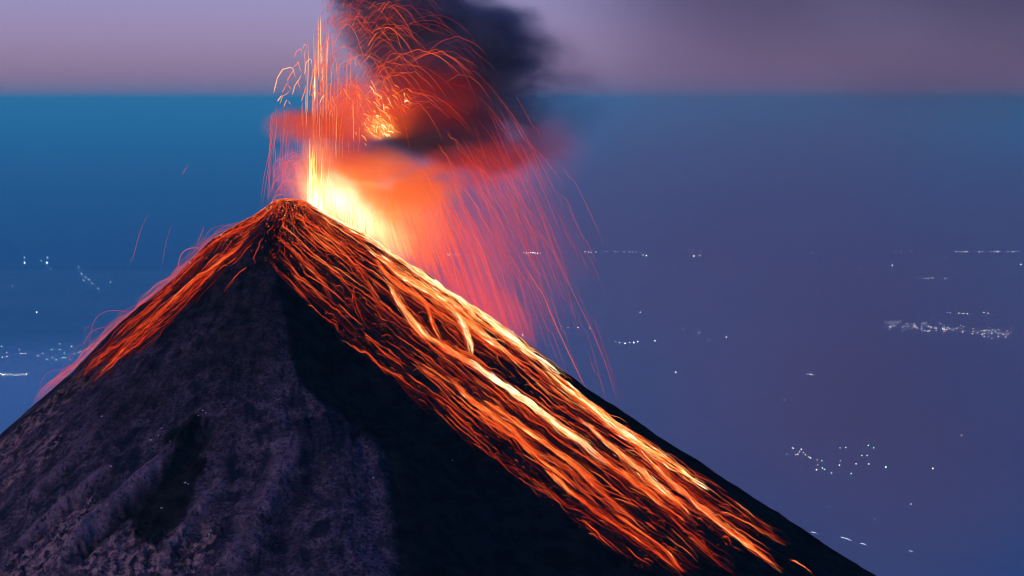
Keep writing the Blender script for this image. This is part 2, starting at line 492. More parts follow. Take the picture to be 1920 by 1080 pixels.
def tubes(lines, sides=4):
    """lines: list of (P (n,3), radius (n,), heat (n,)) -> V, F, heat"""
    Vs, Fs, Hs, off = [], [], [], 0
    for P, rad, heat in lines:
        P = np.asarray(P, float); n = len(P)
        T = np.gradient(P, axis=0); T /= np.linalg.norm(T, axis=1, keepdims=True) + 1e-9
        ref = np.where(np.abs(T[:, 2:3]) > 0.95, np.array([[1.0, 0, 0]]), np.array([[0, 0, 1.0]]))
        A = np.cross(T, ref); A /= np.linalg.norm(A, axis=1, keepdims=True) + 1e-9
        B = np.cross(T, A)
        rad = np.broadcast_to(rad, (n,)); heat = np.broadcast_to(heat, (n,))
        ang = np.arange(sides) * 2 * math.pi / sides
        V = P[:, None] + rad[:, None, None] * (A[:, None] * np.cos(ang)[None, :, None] + B[:, None] * np.sin(ang)[None, :, None])
        i, j = np.meshgrid(np.arange(n - 1), np.arange(sides), indexing='ij')
        j2 = (j + 1) % sides
        F = np.stack([i * sides + j, i * sides + j2, (i + 1) * sides + j2, (i + 1) * sides + j], -1).reshape(-1, 4)
        Vs.append(V.reshape(-1, 3)); Fs.append(F + off); Hs.append(np.repeat(heat, sides)); off += n * sides
    return np.concatenate(Vs), np.concatenate(Fs), np.concatenate(Hs)
def taper(n, head=0.15, tail=0.3):
    t = np.linspace(0, 1, n)
    return np.minimum(1, np.minimum(t / head, (1 - t) / tail)) * 0.9 + 0.1
def strand_obj(name, lines, mat=None):
    V, F, H = tubes(lines)
    return np_mesh(name, V, F, mat or M_LAVA, True, {"lava_heat": H})

def noise1(n, freq, amp, seed):
    t = np.linspace(0, freq, n)
    return amp * (vnoise(t, t * 0 + 0.37, seed) + 0.5 * vnoise(t * 2.3, t * 0 + 5.1, seed + 1))

def rivulet(px, rad, heat, wig=1.0, seed=0, step=5.0, flick=0.12):
    """a thin run of lava down the slope along photo pixels px"""
    L = np.hypot(*np.diff(np.asarray(px, float), axis=0).T).sum()
    n = int(np.clip(L / step, 8, 70))
    a, L = resample(px, n)
    T = np.gradient(a, axis=0); T /= np.linalg.norm(T, axis=1, keepdims=True) + 1e-9
    N = np.stack([-T[:, 1], T[:, 0]], 1)
    kk = np.random.default_rng(seed)
    for _ in range(1 + int(L / 70)):
        c = kk.uniform(0.1, 0.9); a = a + N * (kk.normal(0, 1.7) * sstep(c - 0.025, c + 0.025, np.linspace(0, 1, n)))[:, None]
    a = a + N * noise1(n, L / 45.0, 1.6 * wig, seed)[:, None] + N * noise1(n, L / 13.0, 0.55 * wig, seed + 7)[:, None]
    return a, n, rad * taper(n, 0.12, 0.35) * (1 + 0.35 * vnoise(np.linspace(0, L / 20, n), np.zeros(n), seed + 3)), \
        np.clip(heat + flick * vnoise(np.linspace(0, L / 14, n), np.zeros(n) + 2.2, seed + 5) - 0.10 * np.linspace(0, 1, n) ** 2, 0.02, 1)

_pend = []
def project(items):
    """items: list of (pixels, n, rad, heat) -> tube lines lying on the cone"""
    if not items: return []
    U = np.concatenate([i[0] for i in items])
    P = on_slope(U[:, 0], U[:, 1])
    out, k = [], 0
    for a, n, rad, heat in items:
        p = P[k:k + n].copy(); k += n
        # keep runs whole: a jump in depth at a skyline would tear them
        dy = np.abs(np.diff(p[:, 1]))
        bad = np.where(dy > 45)[0]
        if len(bad): 
            m = bad[0] + 1
            if m < 4: continue
            p, rad, heat = p[:m], rad[:m], heat[:m]
        p[:, 2] += 0.7 + rad * 0.6
        out.append((p, rad, heat))
    return out

# ---- named streams: (pixels, strands, spread px, heat, radius m, channel width px or 0, label)
STREAMS = [
 ([(573, 378), (627, 409), (693, 444), (737, 473), (777, 502), (827, 537), (880, 575), (927, 612), (967, 641), (1010, 674), (1060, 713)], 80, 10, 1.0, 0.5, 17,
  "broad yellow-white lava stream along the top of the right skyline below the vent"),
 ([(1020, 690), (1070, 733), (1107, 763), (1157, 802), (1207, 838), (1257, 872), (1290, 896), (1330, 922)], 60, 9, 0.90, 0.5, 15,
  "bright lava stream hugging the lower right skyline, ending in a yellow tip"),
 ([(693, 470), (743, 510), (793, 537), (837, 567), (867, 593), (900, 625), (960, 672)], 52, 10, 0.84, 0.5, 14,
  "second lava stream just under the skyline, parting above the lava fall"),
 ([(842, 570), (862, 596), (874, 622), (882, 645), (888, 668)], 40, 9, 0.92, 0.5, 12,
  "short bright lava fall dropping steeply over the ledge in mid flank"),
 ([(573, 393), (613, 430), (647, 473), (680, 513), (697, 547), (710, 573), (737, 593), (770, 620)], 22, 6, 0.56, 0.42, 0,
  "winding orange lava stream from the summit rim down the middle of the dome"),
 ([(697, 480), (720, 513), (753, 540), (787, 557), (803, 580), (812, 612), (830, 640)], 24, 6, 0.66, 0.45, 8,
  "orange lava stream bending round the dark knoll left of the lava fall"),
 ([(727, 527), (753, 573), (777, 607), (803, 633), (853, 662), (900, 690), (935, 716)], 50, 8, 0.82, 0.5, 12,
  "lava stream feeding the white-hot middle stream from above"),
 ([(880, 676), (933, 714), (973, 742), (1013, 770), (1057, 806), (1097, 836), (1140, 872)], 56, 6, 1.06, 0.5, 11,
  "white-hot middle lava stream below the lava fall"),
 ([(1060, 800), (1097, 837), (1140, 868), (1190, 905), (1240, 945), (1290, 985)], 34, 9, 0.58, 0.45, 10,
  "orange lower run of the white-hot middle lava stream"),
 ([(1085, 785), (1133, 828), (1187, 871), (1233, 914), (1283, 956), (1300, 975)], 48, 8, 0.80, 0.5, 12,
  "bright lava stream between the skyline stream and the middle stream"),
 ([(1180, 830), (1225, 872), (1260, 905), (1310, 948), (1360, 987), (1400, 1017), (1430, 1041), (1467, 1072)], 44, 8, 0.68, 0.45, 9,
  "longest orange lava stream, reaching lowest on the right flank"),
 ([(840, 705), (880, 747), (923, 780), (960, 810), (993, 843), (1033, 880), (1083, 917)], 42, 8, 0.68, 0.42, 9,
  "orange lava stream left of the white-hot middle stream"),
 ([(905, 750), (960, 793), (1007, 820), (1057, 860), (1107, 900), (1157, 950), (1190, 975)], 42, 9, 0.66, 0.45, 10,
  "wide orange lava stream on the lower flank under the white-hot stream"),
 ([(1020, 880), (1060, 915), (1107, 953), (1157, 987), (1207, 1020), (1250, 1053), (1285, 1080)], 30, 8, 0.54, 0.42, 8,
  "lowest orange lava stream running out of the bottom of the picture"),
 ([(1150, 960), (1190, 990), (1233, 1020), (1267, 1057), (1290, 1080)], 20, 6, 0.58, 0.42, 6,
  "short lava stream with a humped head near the bottom edge"),
 ([(1225, 940), (1270, 985), (1310, 1020), (1350, 1055), (1380, 1080)], 20, 8, 0.50, 0.40, 0,
  "thin dark-orange lava stream on the lower flank, right of the humped one"),
 ([(503, 483), (520, 510), (547, 533), (575, 562)], 10, 4, 0.46, 0.36, 0,
  "dim red lava stream at the left edge of the black face"),
 ([(577, 570), (600, 593), (625, 612), (647, 636)], 4, 2, 0.55, 0.40, 0,
  "lone curved orange lava trickle on the black face"),
 ([(515, 440), (533, 457), (560, 483), (587, 510), (613, 532)], 14, 5, 0.50, 0.36, 0,
  "orange lava stream from the left of the summit dome"),
 ([(560, 470), (593, 507), (613, 547), (632, 580)], 8, 5, 0.42, 0.32, 0,
  "dim lava stream below the summit dome in the dark hollow"),
 ([(664, 528), (661, 555), (667, 580), (678, 602), (695, 625)], 5, 3, 0.55, 0.45, 0,
  "short orange lava trickle shaped like a hook on the dark knoll"),
 ([(560, 392), (573, 420), (588, 452), (597, 472)], 12, 5, 0.62, 0.40, 0,
  "yellow-orange lava run down the centre of the summit dome"),
 ([(640, 640), (690, 665), (735, 700), (773, 726), (813, 748)], 14, 6, 0.42, 0.34, 0,
  "dim lava stream at the lower edge of the glowing flank"),
 ([(800, 735), (840, 762), (887, 806), (930, 842)], 12, 7, 0.44, 0.36, 0,
  "broken red lava stream along the lower edge of the flank"),
 ([(973, 887), (1005, 908), (1040, 930), (1075, 955), (1103, 977)], 6, 4, 0.44, 0.38, 0,
  "detached red lava trickle at the lower left rim of the glow"),
 ([(1477, 1047), (1500, 1058), (1527, 1082)], 6, 3, 0.50, 0.42, 0,
  "small detached lava trickle at the bottom edge near the skyline"),
 ([(1340, 915), (1390, 955), (1433, 985), (1460, 1005), (1477, 1017)], 9, 5, 0.34, 0.34, 0,
  "dim broken lava trickle under the lower right skyline"),
 ([(468, 450), (417, 491), (367, 527), (333, 556), (300, 590), (267, 623), (233, 657), (207, 682), (187, 709)], 34, 4, 0.62, 0.48, 5,
  "long golden lava stream down the left flank with a hooked end"),
 ([(470, 420), (433, 437), (383, 470), (350, 503), (310, 540), (290, 567), (283, 590)], 24, 5, 0.54, 0.42, 0,
  "orange lava stream on the left flank under the skyline, bending down"),
 ([(405, 505), (347, 556), (310, 584), (283, 601), (253, 623)], 12, 4, 0.52, 0.42, 0,
  "orange lava stream between the two long ones on the left flank"),
 ([(253, 632), (225, 645), (200, 658), (173, 678), (147, 697)], 12, 3, 0.48, 0.44, 0,
  "lowest lava stream on the left flank near the skyline"),
 ([(463, 503), (443, 520), (430, 535), (417, 551)], 4, 2, 0.46, 0.36, 0,
  "short lava trickle alone on the pale left face"),
 ([(327, 600), (300, 627), (275, 648), (253, 667)], 7, 3, 0.38, 0.36, 0,
  "dim red lava trickle right of the golden left stream"),
 ([(262, 595), (240, 609), (222, 625), (210, 648)], 5, 2, 0.42, 0.36, 0,
  "curved lava trickle hanging from the left skyline"),
]
def build_streams():
    for k, (px, ns, spread, heat, rad, wid, label) in enumerate(STREAMS):
        items = []
        _, L = resample(px, 20)
        fine, _ = resample(px, 200)
        T = np.gradient(fine, axis=0); T /= np.linalg.norm(T, axis=1, keepdims=True)
        N = np.stack([-T[:, 1], T[:, 0]], 1)
        for q in range(ns):
            ln = (rng.uniform(0.12, 0.4) if rng.random() < 0.6 else rng.uniform(0.35, 0.8)) if q > 1 else 0.97
            a0 = rng.uniform(-0.05, 1 - ln + 0.08); a1 = min(1, a0 + ln); a0 = max(0, a0)
            i0, i1 = int(a0 * 199), int(a1 * 199)
            if i1 - i0 < 12: continue
            off = rng.normal(0, spread * 0.60)
            fan = np.linspace(0.7, 1.25, 200)[i0:i1 + 1]
            seg = fine[i0:i1 + 1] + N[i0:i1 + 1] * (off * fan)[:, None]
            hq = heat + 0.04 - 0.40 * abs(off) / spread + rng.normal(-0.03, 0.14)
            items.append(rivulet(seg, rad * rng.uniform(0.18, 0.58), hq, 0.8, 1000 + k * 97 + q))
        lines = project(items)
        root = bpy.data.objects.new("lava_stream", None); COL.objects.link(root)
        p0 = lines[0][0][0]; root.location = p0
        tag(root, label, "lava stream", "streams of lava on the cone")
        parts = []
        if wid:
            nn, mm = 110, 13
            c, L = resample(px, nn)
            T = np.gradient(c, axis=0); T /= np.linalg.norm(T, axis=1, keepdims=True)
            N = np.stack([-T[:, 1], T[:, 0]], 1)
            tt = np.linspace(0, 1, nn)
            W = 0.72 * wid * (0.55 + 0.45 * np.sin(np.pi * np.clip(tt * 0.9 + 0.15, 0, 1))) * (1 + 0.25 * noise1(nn, L / 60, 1, 400 + k))
            g = np.linspace(-1, 1, mm)
            Q = c[:, None] + N[:, None] * (W[:, None] * g[None])[..., None]
            P = on_slope(Q[..., 0].ravel(), Q[..., 1].ravel(), 0.75).reshape(nn, mm, 3)
            ok = np.abs(np.diff(P[..., 1], axis=1)) < 30
            i, j = np.meshgrid(np.arange(nn - 1), np.arange(mm - 1), indexing='ij')
            F = np.stack([i * mm + j, i * mm + j + 1, (i + 1) * mm + j + 1, (i + 1) * mm + j], -1)
            good = ok[:-1] & ok[1:] & (np.abs(np.diff(P[..., 1], axis=0))[:, :-1] < 40)
            F = F[good].reshape(-1, 4)
            sa = np.repeat((tt * L * MPP)[:, None], mm, 1); ta = g[None] * W[:, None] * MPP
            ed = (1 - np.abs(g))[None] * 1.0 * np.minimum(1, np.minimum(tt / 0.08, (1 - tt) / 0.15))[:, None]
            hh = np.repeat((heat - 0.10 - 0.12 * tt ** 2)[:, None], mm, 1)
            ch = np_mesh("lava_channel", P.reshape(-1, 3), F, M_CHANNEL, True, {"flow_s": sa, "flow_t": ta + 50 * k, "lava_heat": hh, "edge": ed})
            parts.append(ch)
        for ln in lines:
            parts.append(strand_obj("rivulet", [ln]))
        for o in parts:
            o.parent = root
            o.location = -root.location
build_streams()

# ---- thin trickles between the streams: streamlines of the glowing flank
UP, _ = resample([(560, 378), (600, 392), (700, 456), (850, 562), (960, 640), (1100, 747), (1300, 880), (1420, 962), (1500, 1016)], 300)
LO, _ = resample([(490, 455), (520, 510), (580, 575), (660, 650), (770, 740), (900, 850), (1050, 965), (1180, 1060), (1230, 1100)], 300)
LU, _ = resample([(515, 384), (480, 408), (400, 453), (333, 522), (283, 565), (220, 616), (170, 668), (128, 706)], 300)
LL, _ = resample([(485, 440), (455, 485), (405, 530), (355, 585), (310, 620), (260, 665), (215, 705), (160, 735)], 300)
def field_run(A, B, s0, s1, t, dt=0.0):
    i = np.linspace(s0, s1, 26)
    f = lambda Z: np.stack([np.interp(i * 299, np.arange(300), Z[:, k]) for k in (0, 1)], 1)
    tt = (t + dt * np.linspace(0, 1, 26))[:, None]
    return f(A) * (1 - tt) + f(B) * tt
def build_trickles():
    zones = {}
    def add(zone, item): zones.setdefault(zone, []).append(item)
    for q in range(1500):
        t = rng.beta(1.0, 1.35); s0 = rng.beta(1.1, 1.5) * 0.93
        ln = rng.uniform(0.018, 0.10) if rng.random() < 0.6 else rng.uniform(0.08, 0.2)
        clump = float(vnoise(np.array([t * 9.0]), np.array([s0 * 2.4 + 5]), 71)[0])
        dark = math.exp(-((t - 0.30) / 0.10) ** 2 - ((s0 - 0.42) / 0.10) ** 2) + 0.9 * math.exp(-((t - 0.62) / 0.22) ** 2 - ((s0 - 0.20) / 0.13) ** 2)
        if rng.random() < dark * 0.9 or clump < rng.uniform(-0.8, 0.15) or (s0 < 0.22 and rng.random() < 0.4): continue
        hot = rng.random() < 0.36 + 0.25 * clump
        heat = np.clip((0.55 + rng.normal(0, 0.10) if hot else rng.uniform(0.06, 0.24)) + 0.20 * (t < 0.13) - 0.16 * max(0, t - 0.6), 0.05, 0.85)
        it = rivulet(field_run(UP, LO, s0, min(1, s0 + ln), t, rng.normal(0, 0.012) + ln * rng.normal(0, 0.35)), rng.uniform(0.10, 0.30), heat, 1.1, 5000 + q)
        add("right", it)
    for q in range(330):
        t = rng.beta(1.0, 1.6); s0 = rng.uniform(0, 0.9); ln = rng.uniform(0.06, 0.28)
        heat = np.clip((0.52 + rng.normal(0, 0.1) if rng.random() < 0.3 else rng.uniform(0.06, 0.25)) - 0.12 * s0 - 0.1 * t, 0.05, 0.7)
        if vnoise(np.array([t * 6.0]), np.array([s0 * 1.8 + 2]), 77)[0] < rng.uniform(-0.6, 0.25): continue
        add("left", rivulet(field_run(LU, LL, s0, min(1, s0 + ln), t), rng.uniform(0.16, 0.36), heat, 1.2, 9000 + q))
    # short wriggling runs over the summit dome
    for q in range(230):
        ph = rng.uniform(-170, -8); r0 = rng.uniform(4, 85) ; ln = rng.uniform(6, 32)
        if -125 < ph < -92 and r0 > 40 and rng.random() < 0.8: continue
        rr = np.linspace(r0, r0 + ln, 14)
        pw = np.radians(ph + 2.2 * vnoise(rr / 9.0, rr * 0 + ph, 80))
        x, y = SX + rr * np.cos(pw), SY + rr * np.sin(pw)
        z = height(x, y) + 0.6
        heat = np.clip(0.16 + 0.38 * rng.beta(0.8, 1.5) + 0.16 * (ph > -55), 0.08, 0.85)
        rad = rng.uniform(0.12, 0.30) * taper(14)
        zones.setdefault("dome", []).append((np.stack([x, y, z], 1), rad, np.clip(heat + 0.15 * vnoise(rr / 3.0, rr * 0, q), 0.05, 0.9)))
    names = {"right": ("thin lava trickle among the broad streams of the right flank", "thin lava trickles of the right flank"),
             "left": ("thin red lava trickle on the left flank under the skyline", "thin lava trickles of the left flank"),
             "dome": ("short wriggling lava trickle on the ember-strewn summit dome", "short lava trickles of the summit dome")}
    keep = {"right": 170, "left": 60, "dome": 70}
    rest = []
    for z, items in zones.items():
        lines = items if z == "dome" else project(items)
        lines.sort(key=lambda l: -len(l[0]) * float(np.mean(l[1])))
        for ln in lines[:keep[z]]:
            tag(strand_obj("lava_trickle", [ln]), names[z][0], "lava trickle", names[z][1])
        rest += lines[keep[z]:]
    tag(strand_obj("fine_lava_trickles", rest), "countless hair-thin lava trickles over both flanks", "lava", kind="stuff")
build_trickles()

def build_sparks():
    items = []
    for q in range(420):
        t = rng.beta(1.0, 1.2); s0 = rng.uniform(0.1, 0.97)
        c = field_run(UP, LO, s0, min(1, s0 + 0.02), t)
        T = c[-1] - c[0]; T /= np.linalg.norm(T) + 1e-9
        L = rng.uniform(4, 24); hop = rng.uniform(0.1, 0.45) * L
        a = rng.normal(0, 0.25); T = np.array([T[0] * math.cos(a) - T[1] * math.sin(a), T[0] * math.sin(a) + T[1] * math.cos(a)])
        x = np.linspace(0, 1, 10)
        uv = c[0] + T * (L * x)[:, None] + np.array([0.25, -1.0]) * (hop * 4 * x * (1 - x))[:, None]
        base = on_slope(c[:1, 0], c[:1, 1])[0]
        P = px_at_depth(uv[:, 0], uv[:, 1], base[1] - 3.0 - 4 * x)
        items.append((P, rng.uniform(0.06, 0.2) * taper(10), np.clip(0.55 + rng.normal(0, 0.12) - 0.25 * x, 0.1, 0.9)))
    tag(strand_obj("lava_sparks", items), "short sparks hopping off the streams of the right flank", "lava sparks", kind="stuff")
build_sparks()

def build_embers():
    def dia(P, r, h):
        o = np.array([(1, 0, 0), (-1, 0, 0), (0, 1, 0), (0, -1, 0), (0, 0, 1), (0, 0, -1)], float)
        f = np.array([(0, 2, 4), (2, 1, 4), (1, 3, 4), (3, 0, 4), (2, 0, 5), (1, 2, 5), (3, 1, 5), (0, 3, 5)])
        n = len(P)
        V = (P[:, None] + o[None] * r[:, None, None]).reshape(-1, 3)
        F = (f[None] + 6 * np.arange(n)[:, None, None]).reshape(-1, 3)
        return V, F, np.repeat(h, 6)
    ph = rng.uniform(-185, 15, 2600); r = 3 + 120 * rng.beta(1.1, 1.8, 2600)
    x, y = SX + r * np.cos(np.radians(ph)), SY + r * np.sin(np.radians(ph))
    P = np.stack([x, y, height(x, y) + 0.5], 1)
    keep = rng.random(2600) < (1 - 0.75 * ((ph > -122) & (ph < -95) & (r > 45)))
    h = np.clip(rng.normal(0.48, 0.22, 2600) - 0.1 * (r / 120), 0.05, 0.95); rad = rng.uniform(0.2, 0.62, 2600)
    t = rng.beta(1.1, 1.2, 1300); s = rng.uniform(0.02, 0.97, 1300)
    px = np.array([field_run(UP, LO, a, a + .01, b)[0] for a, b in zip(s, t)])
    P2 = on_slope(px[:, 0], px[:, 1], 0.6)
    V, F, H = dia(np.concatenate([P[keep], P2]), np.concatenate([rad[keep], rng.uniform(0.16, 0.4, 1300)]), np.concatenate([h[keep], np.clip(rng.normal(0.4, 0.17, 1300), 0.08, 0.9)]))
    o = np_mesh("lava_embers", V, F, M_LAVA, False, {"lava_heat": H})
    tag(o, "glowing embers scattered thickly over the summit dome and right flank", "embers", kind="stuff")
build_embers()

# ------------------------------------------------------------------ the eruption: flung lava, its exposure trails built as glowing tubes
VY = SY + 30.0
M_JET = mat_molten("white_hot_lava", gain=5.0, sampling='AUTO')
M_FLUNG = mat_molten("flung_lava", gain=1.0)
def air(uv, y, rad, heat):
    P = px_at_depth(uv[:, 0], uv[:, 1], np.full(len(uv), y))
    return P, rad, heat
def kink(uv, at, du, dv, w=0.05):
    """the small jog every falling clot shows from the jolted camera, put into the shape"""
    t = np.linspace(0, 1, len(uv))
    s = sstep(at - w, at + w, t)
    bump = np.exp(-((t - at) / w) ** 2)
    return uv + np.stack([s * du, s * 0 - bump * dv], 1)
def parabola(ua, va, w, u0, u1, n=26):
    u = np.linspace(u0, u1, n)
    return np.stack([u, va + (u - ua) ** 2 / w], 1)
RIDGE_U = np.array([540, 566, 590, 640, 700, 760, 850, 960, 1100, 1300, 1500, 1630], float)
RIDGE_V = np.array([372, 375, 384, 414, 449, 492, 553, 627, 735, 868, 1000, 1082], float)

def build_fountain():
    root = bpy.data.objects.new("lava_fountain", None); COL.objects.link(root)
    root.location = (VENT[0], VENT[1], SZ - 20)
    tag(root, "yellow-white lava fountain jetting straight up behind the summit rim", "lava fountain")
    parts = []
    for q in range(78):
        u = 577 + rng.gamma(1.6, 11) if q < 62 else rng.uniform(600, 690)
        u = min(u, 668 if q < 62 else 700)
        top = rng.uniform(258, 352) + 1.2 * max(0, u - 592) if q < 62 else rng.uniform(335, 392) + 0.25 * (u - 600)
        base = 388 + max(0, (u - 590)) * 0.62
        if top > base - 12: continue
        n = 16
        v = np.linspace(base, top, n)
        uu = u + rng.normal(0, 1.2) + rng.normal(4, 5) * ((base - v) / 110) ** 2 * 0.6 + noise1(n, 3, 0.7, 300 + q)
        heat = np.clip(0.84 - 0.30 * np.linspace(0, 1, n) ** 1.6 + rng.normal(0, 0.07) - 0.0045 * max(0, u - 596), 0.15, 1)
        ln = air(np.stack([uu, v], 1), VY + rng.uniform(-14, 22), rng.uniform(0.16, 0.42) * taper(n, 0.05, 0.6), heat)
        parts.append(strand_obj("jet", [ln], M_JET))
    for o in parts:
        o.parent = root; o.location = -root.location
build_fountain()

def build_flung():
    G = {}
    def add(g, uv, rad, heat, y=None):
        n = len(uv)
        y = VY + rng.uniform(-45, 60) if y is None else y
        G.setdefault(g, []).append(air(uv, y, rad * taper(n, 0.12, 0.3), np.clip(np.broadcast_to(heat, (n,)) , 0.03, 1)))
    # tall thin trails over the jet
    for q in range(95):
        u = rng.normal(606, 17) if q < 60 else rng.uniform(585, 680)
        v1 = rng.uniform(30, 215); v0 = v1 + rng.uniform(35, 190)
        if u > 640: v1 += 60; v0 = v1 + rng.uniform(20, 80)
        v0 = min(v0, 300)
        if v0 - v1 < 15: continue
        n = 18; v = np.linspace(v0, v1, n)
        t = np.linspace(0, 1, n)
        uu = u + rng.normal(0, 4) * t ** 2 + noise1(n, 4, 0.7, 600 + q)
        hook = rng.random() < 0.35
        uv = np.stack([uu, v], 1)
        if hook:
            s = rng.choice([-1, 1]); uv = np.r_[uv, [[uu[-1] + s * 2, v1 - 2], [uu[-1] + s * 4.5, v1 + 1], [uu[-1] + s * 6, v1 + 9]]]
        add("tall", uv, rng.uniform(0.05, 0.17), 0.58 + rng.normal(0.06, 0.10))
    for q in range(260):
        u, v = 596 + 130 * rng.beta(1.0, 1.6), rng.uniform(-5, 215)
        L = rng.uniform(3, 22); sl = (u - 590) / 220.0 + rng.normal(0, 0.12)
        t = np.linspace(0, 1, 9)
        uv = np.stack([u + sl * L * t + 2 * t ** 2, v + L * (1 - t)], 1)
        if rng.random() < 0.5: uv = np.r_[uv, uv[-1:] + [[2.5, -1]], uv[-1:] + [[4.5, 3.5]]]
        uv = uv + np.stack([noise1(len(uv), 2, 0.8, 3300 + q), noise1(len(uv), 2, 0.5, 3700 + q)], 1)
        add("tall", uv, rng.uniform(0.06, 0.22), 0.44 + rng.normal(0, 0.10), VY - rng.uniform(0, 50))
    for u, v1, v0, h in ((601, 30, 120, .86), (597, 32, 150, .78), (604, 70, 160, .84), (606, 120, 230, .74), (590, 122, 190, .95), (612, 60, 210, .7)):
        n = 16; v = np.linspace(v0, v1, n)
        add("tall", np.stack([u + noise1(n, 3, 0.8, int(u)), v], 1), 0.30, h)
    # arches thrown up through the ash cloud
    for q in range(250):
        ua = 630 + 270 * rng.beta(1.3, 1.9); va = 5 + (max(0, ua - 720) * 0.22) + rng.uniform(0, 190)
        if rng.random() < 0.25: va = rng.uniform(-20, 60); ua = rng.uniform(630, 800)
        va = min(va, 235)
        w = rng.uniform(14, 60) if ua < 760 else rng.uniform(40, 150)
        a = rng.uniform(0.25, 1.1); b = rng.uniform(0.5, 1.6)
        drop_r, drop_l = rng.uniform(10, 85) * b, rng.uniform(4, 55) * a
        uv = parabola(ua, va, w, ua - math.sqrt(drop_l * w), ua + math.sqrt(drop_r * w), 28)
        uv = kink(uv, rng.uniform(0.2, 0.6), rng.uniform(1, 5), rng.uniform(1.5, 6), 0.05)
        uv += np.stack([noise1(28, 3, 1.0, 700 + q), noise1(28, 3, 1.0, 1700 + q)], 1)
        hot = math.exp(-((ua - 720) / 110) ** 2) * sstep(0, 150, va)
        add("arch", uv, rng.uniform(0.035, 0.11) + 0.10 * (rng.random() < 0.2) + 0.04 * hot, 0.38 + 0.18 * hot + rng.normal(0, 0.08))
    # the bright knot in the middle of the cloud
    for q in range(120):
        u, v = rng.normal(710, 15), rng.normal(236, 13)
        ang = rng.normal(0.9, 0.45); L = rng.uniform(5, 20)
        t = np.linspace(-.5, .5, 9)
        uv = np.stack([u + t * L * math.cos(ang), v + t * L * math.sin(ang) + 6 * t * t], 1)
        uv += np.stack([noise1(9, 2, 1.0, 2700 + q), noise1(9, 2, 1.0, 2800 + q)], 1)
        add("knot", uv, rng.uniform(0.2, 0.6), 0.76 + rng.normal(0, 0.12) - 0.004 * abs(u - 709), VY - rng.uniform(20, 55))
    for q in range(85):
        u, v = rng.uniform(585, 770), rng.normal(186, 13)
        ang = rng.normal(1.45, 0.35) if u < 650 else rng.normal(0.8, 0.5); L = rng.uniform(5, 26)
        t = np.linspace(-.5, .5, 9)
        uv = np.stack([u + t * L * math.cos(ang), v + t * L * math.sin(ang) + 5 * t * t], 1)
        uv += np.stack([noise1(9, 2, 1.0, 2900 + q), noise1(9, 2, 1.0, 3100 + q)], 1)
        add("knot", uv, rng.uniform(0.16, 0.42), 0.64 + rng.normal(0, 0.12), VY - rng.uniform(10, 50))
    # rain of lava right of the vent
    for q in range(500):
        ua = rng.uniform(640, 830); w = rng.uniform(70, 260)
        va = rng.uniform(40, 300)
        u0 = ua + abs(rng.normal(0, 90)) + rng.uniform(10, 120)
        v0 = va + (u0 - ua) ** 2 / w
        if v0 < 300 - 0.75 * (u0 - 760) or v0 < 90: continue
        Lv = rng.uniform(40, 230)
        u1 = ua + math.sqrt(max((v0 + Lv - va), 1) * w)
        vr = float(np.interp(u1, RIDGE_U, RIDGE_V))
        if v0 > float(np.interp(u0, RIDGE_U, RIDGE_V)) - 15: continue
        uv = parabola(ua, va, w, u0, u1, 30)
        uv = uv[uv[:, 1] < np.interp(uv[:, 0], RIDGE_U, RIDGE_V) - 1]
        if len(uv) < 8: continue
        uv, _ = resample(uv, 34)
        if rng.random() < 0.75: uv = kink(uv, rng.uniform(0.15, 0.85), rng.uniform(3, 9), rng.uniform(0.5, 4), 0.025)
        um = uv[:, 0].mean()
        near = math.exp(-max(0, um - 740) / 110.0)
        add("rain", uv, rng.uniform(0.04, 0.11) + 0.14 * near * rng.random() ** 2, 0.38 + 0.30 * near + rng.normal(0, 0.05), VY + rng.uniform(-60, 130))
    # dense warm rain close to the vent
    for q in range(190):
        u0 = rng.uniform(690, 860); vr = float(np.interp(u0, RIDGE_U, RIDGE_V))
        v0 = rng.uniform(350, vr - 20) if vr - 20 > 352 else 350
        L = rng.uniform(30, 120)
        t = np.linspace(0, 1, 14)
        sl = 0.22 + 0.0011 * (u0 - 690)
        uv = np.stack([u0 + sl * L * t, v0 + L * (0.85 * t + 0.15 * t * t)], 1)
        uv = uv[uv[:, 1] < np.interp(uv[:, 0], RIDGE_U, RIDGE_V) - 1]
        if len(uv) < 5: continue
        add("rain", uv, rng.uniform(0.08, 0.22), 0.74 - 0.0020 * (u0 - 690) + rng.normal(0, 0.05), VY + rng.uniform(-20, 90))
    # pink loops and strokes left of the jet
    for q in range(34):
        ua = rng.uniform(520, 568); va = rng.uniform(285, 368)
        w = rng.uniform(8, 30); a, b = rng.uniform(5, 60), rng.uniform(3, 45)
        uv = parabola(ua, va, w, ua - math.sqrt(a * w), ua + math.sqrt(b * w), 22)
        uv = uv[uv[:, 1] < 372 + 0.55 * np.abs(uv[:, 0] - 535)]
        if len(uv) > 6: add("left loop", uv, rng.uniform(0.07, 0.2), 0.50 + rng.normal(0, 0.06))
    for q in range(46):
        u = rng.uniform(505, 575); v0 = rng.uniform(200, 330); L = rng.uniform(25, 110)
        t = np.linspace(0, 1, 14)
        uv = np.stack([u - rng.uniform(1, 9) * t ** 1.5, v0 + L * t], 1)
        uv = uv[uv[:, 1] < 372 + 0.55 * np.abs(uv[:, 0] - 535)]
        if len(uv) > 6: add("left loop", uv, rng.uniform(0.05, 0.13), 0.46 + rng.normal(0, 0.05))
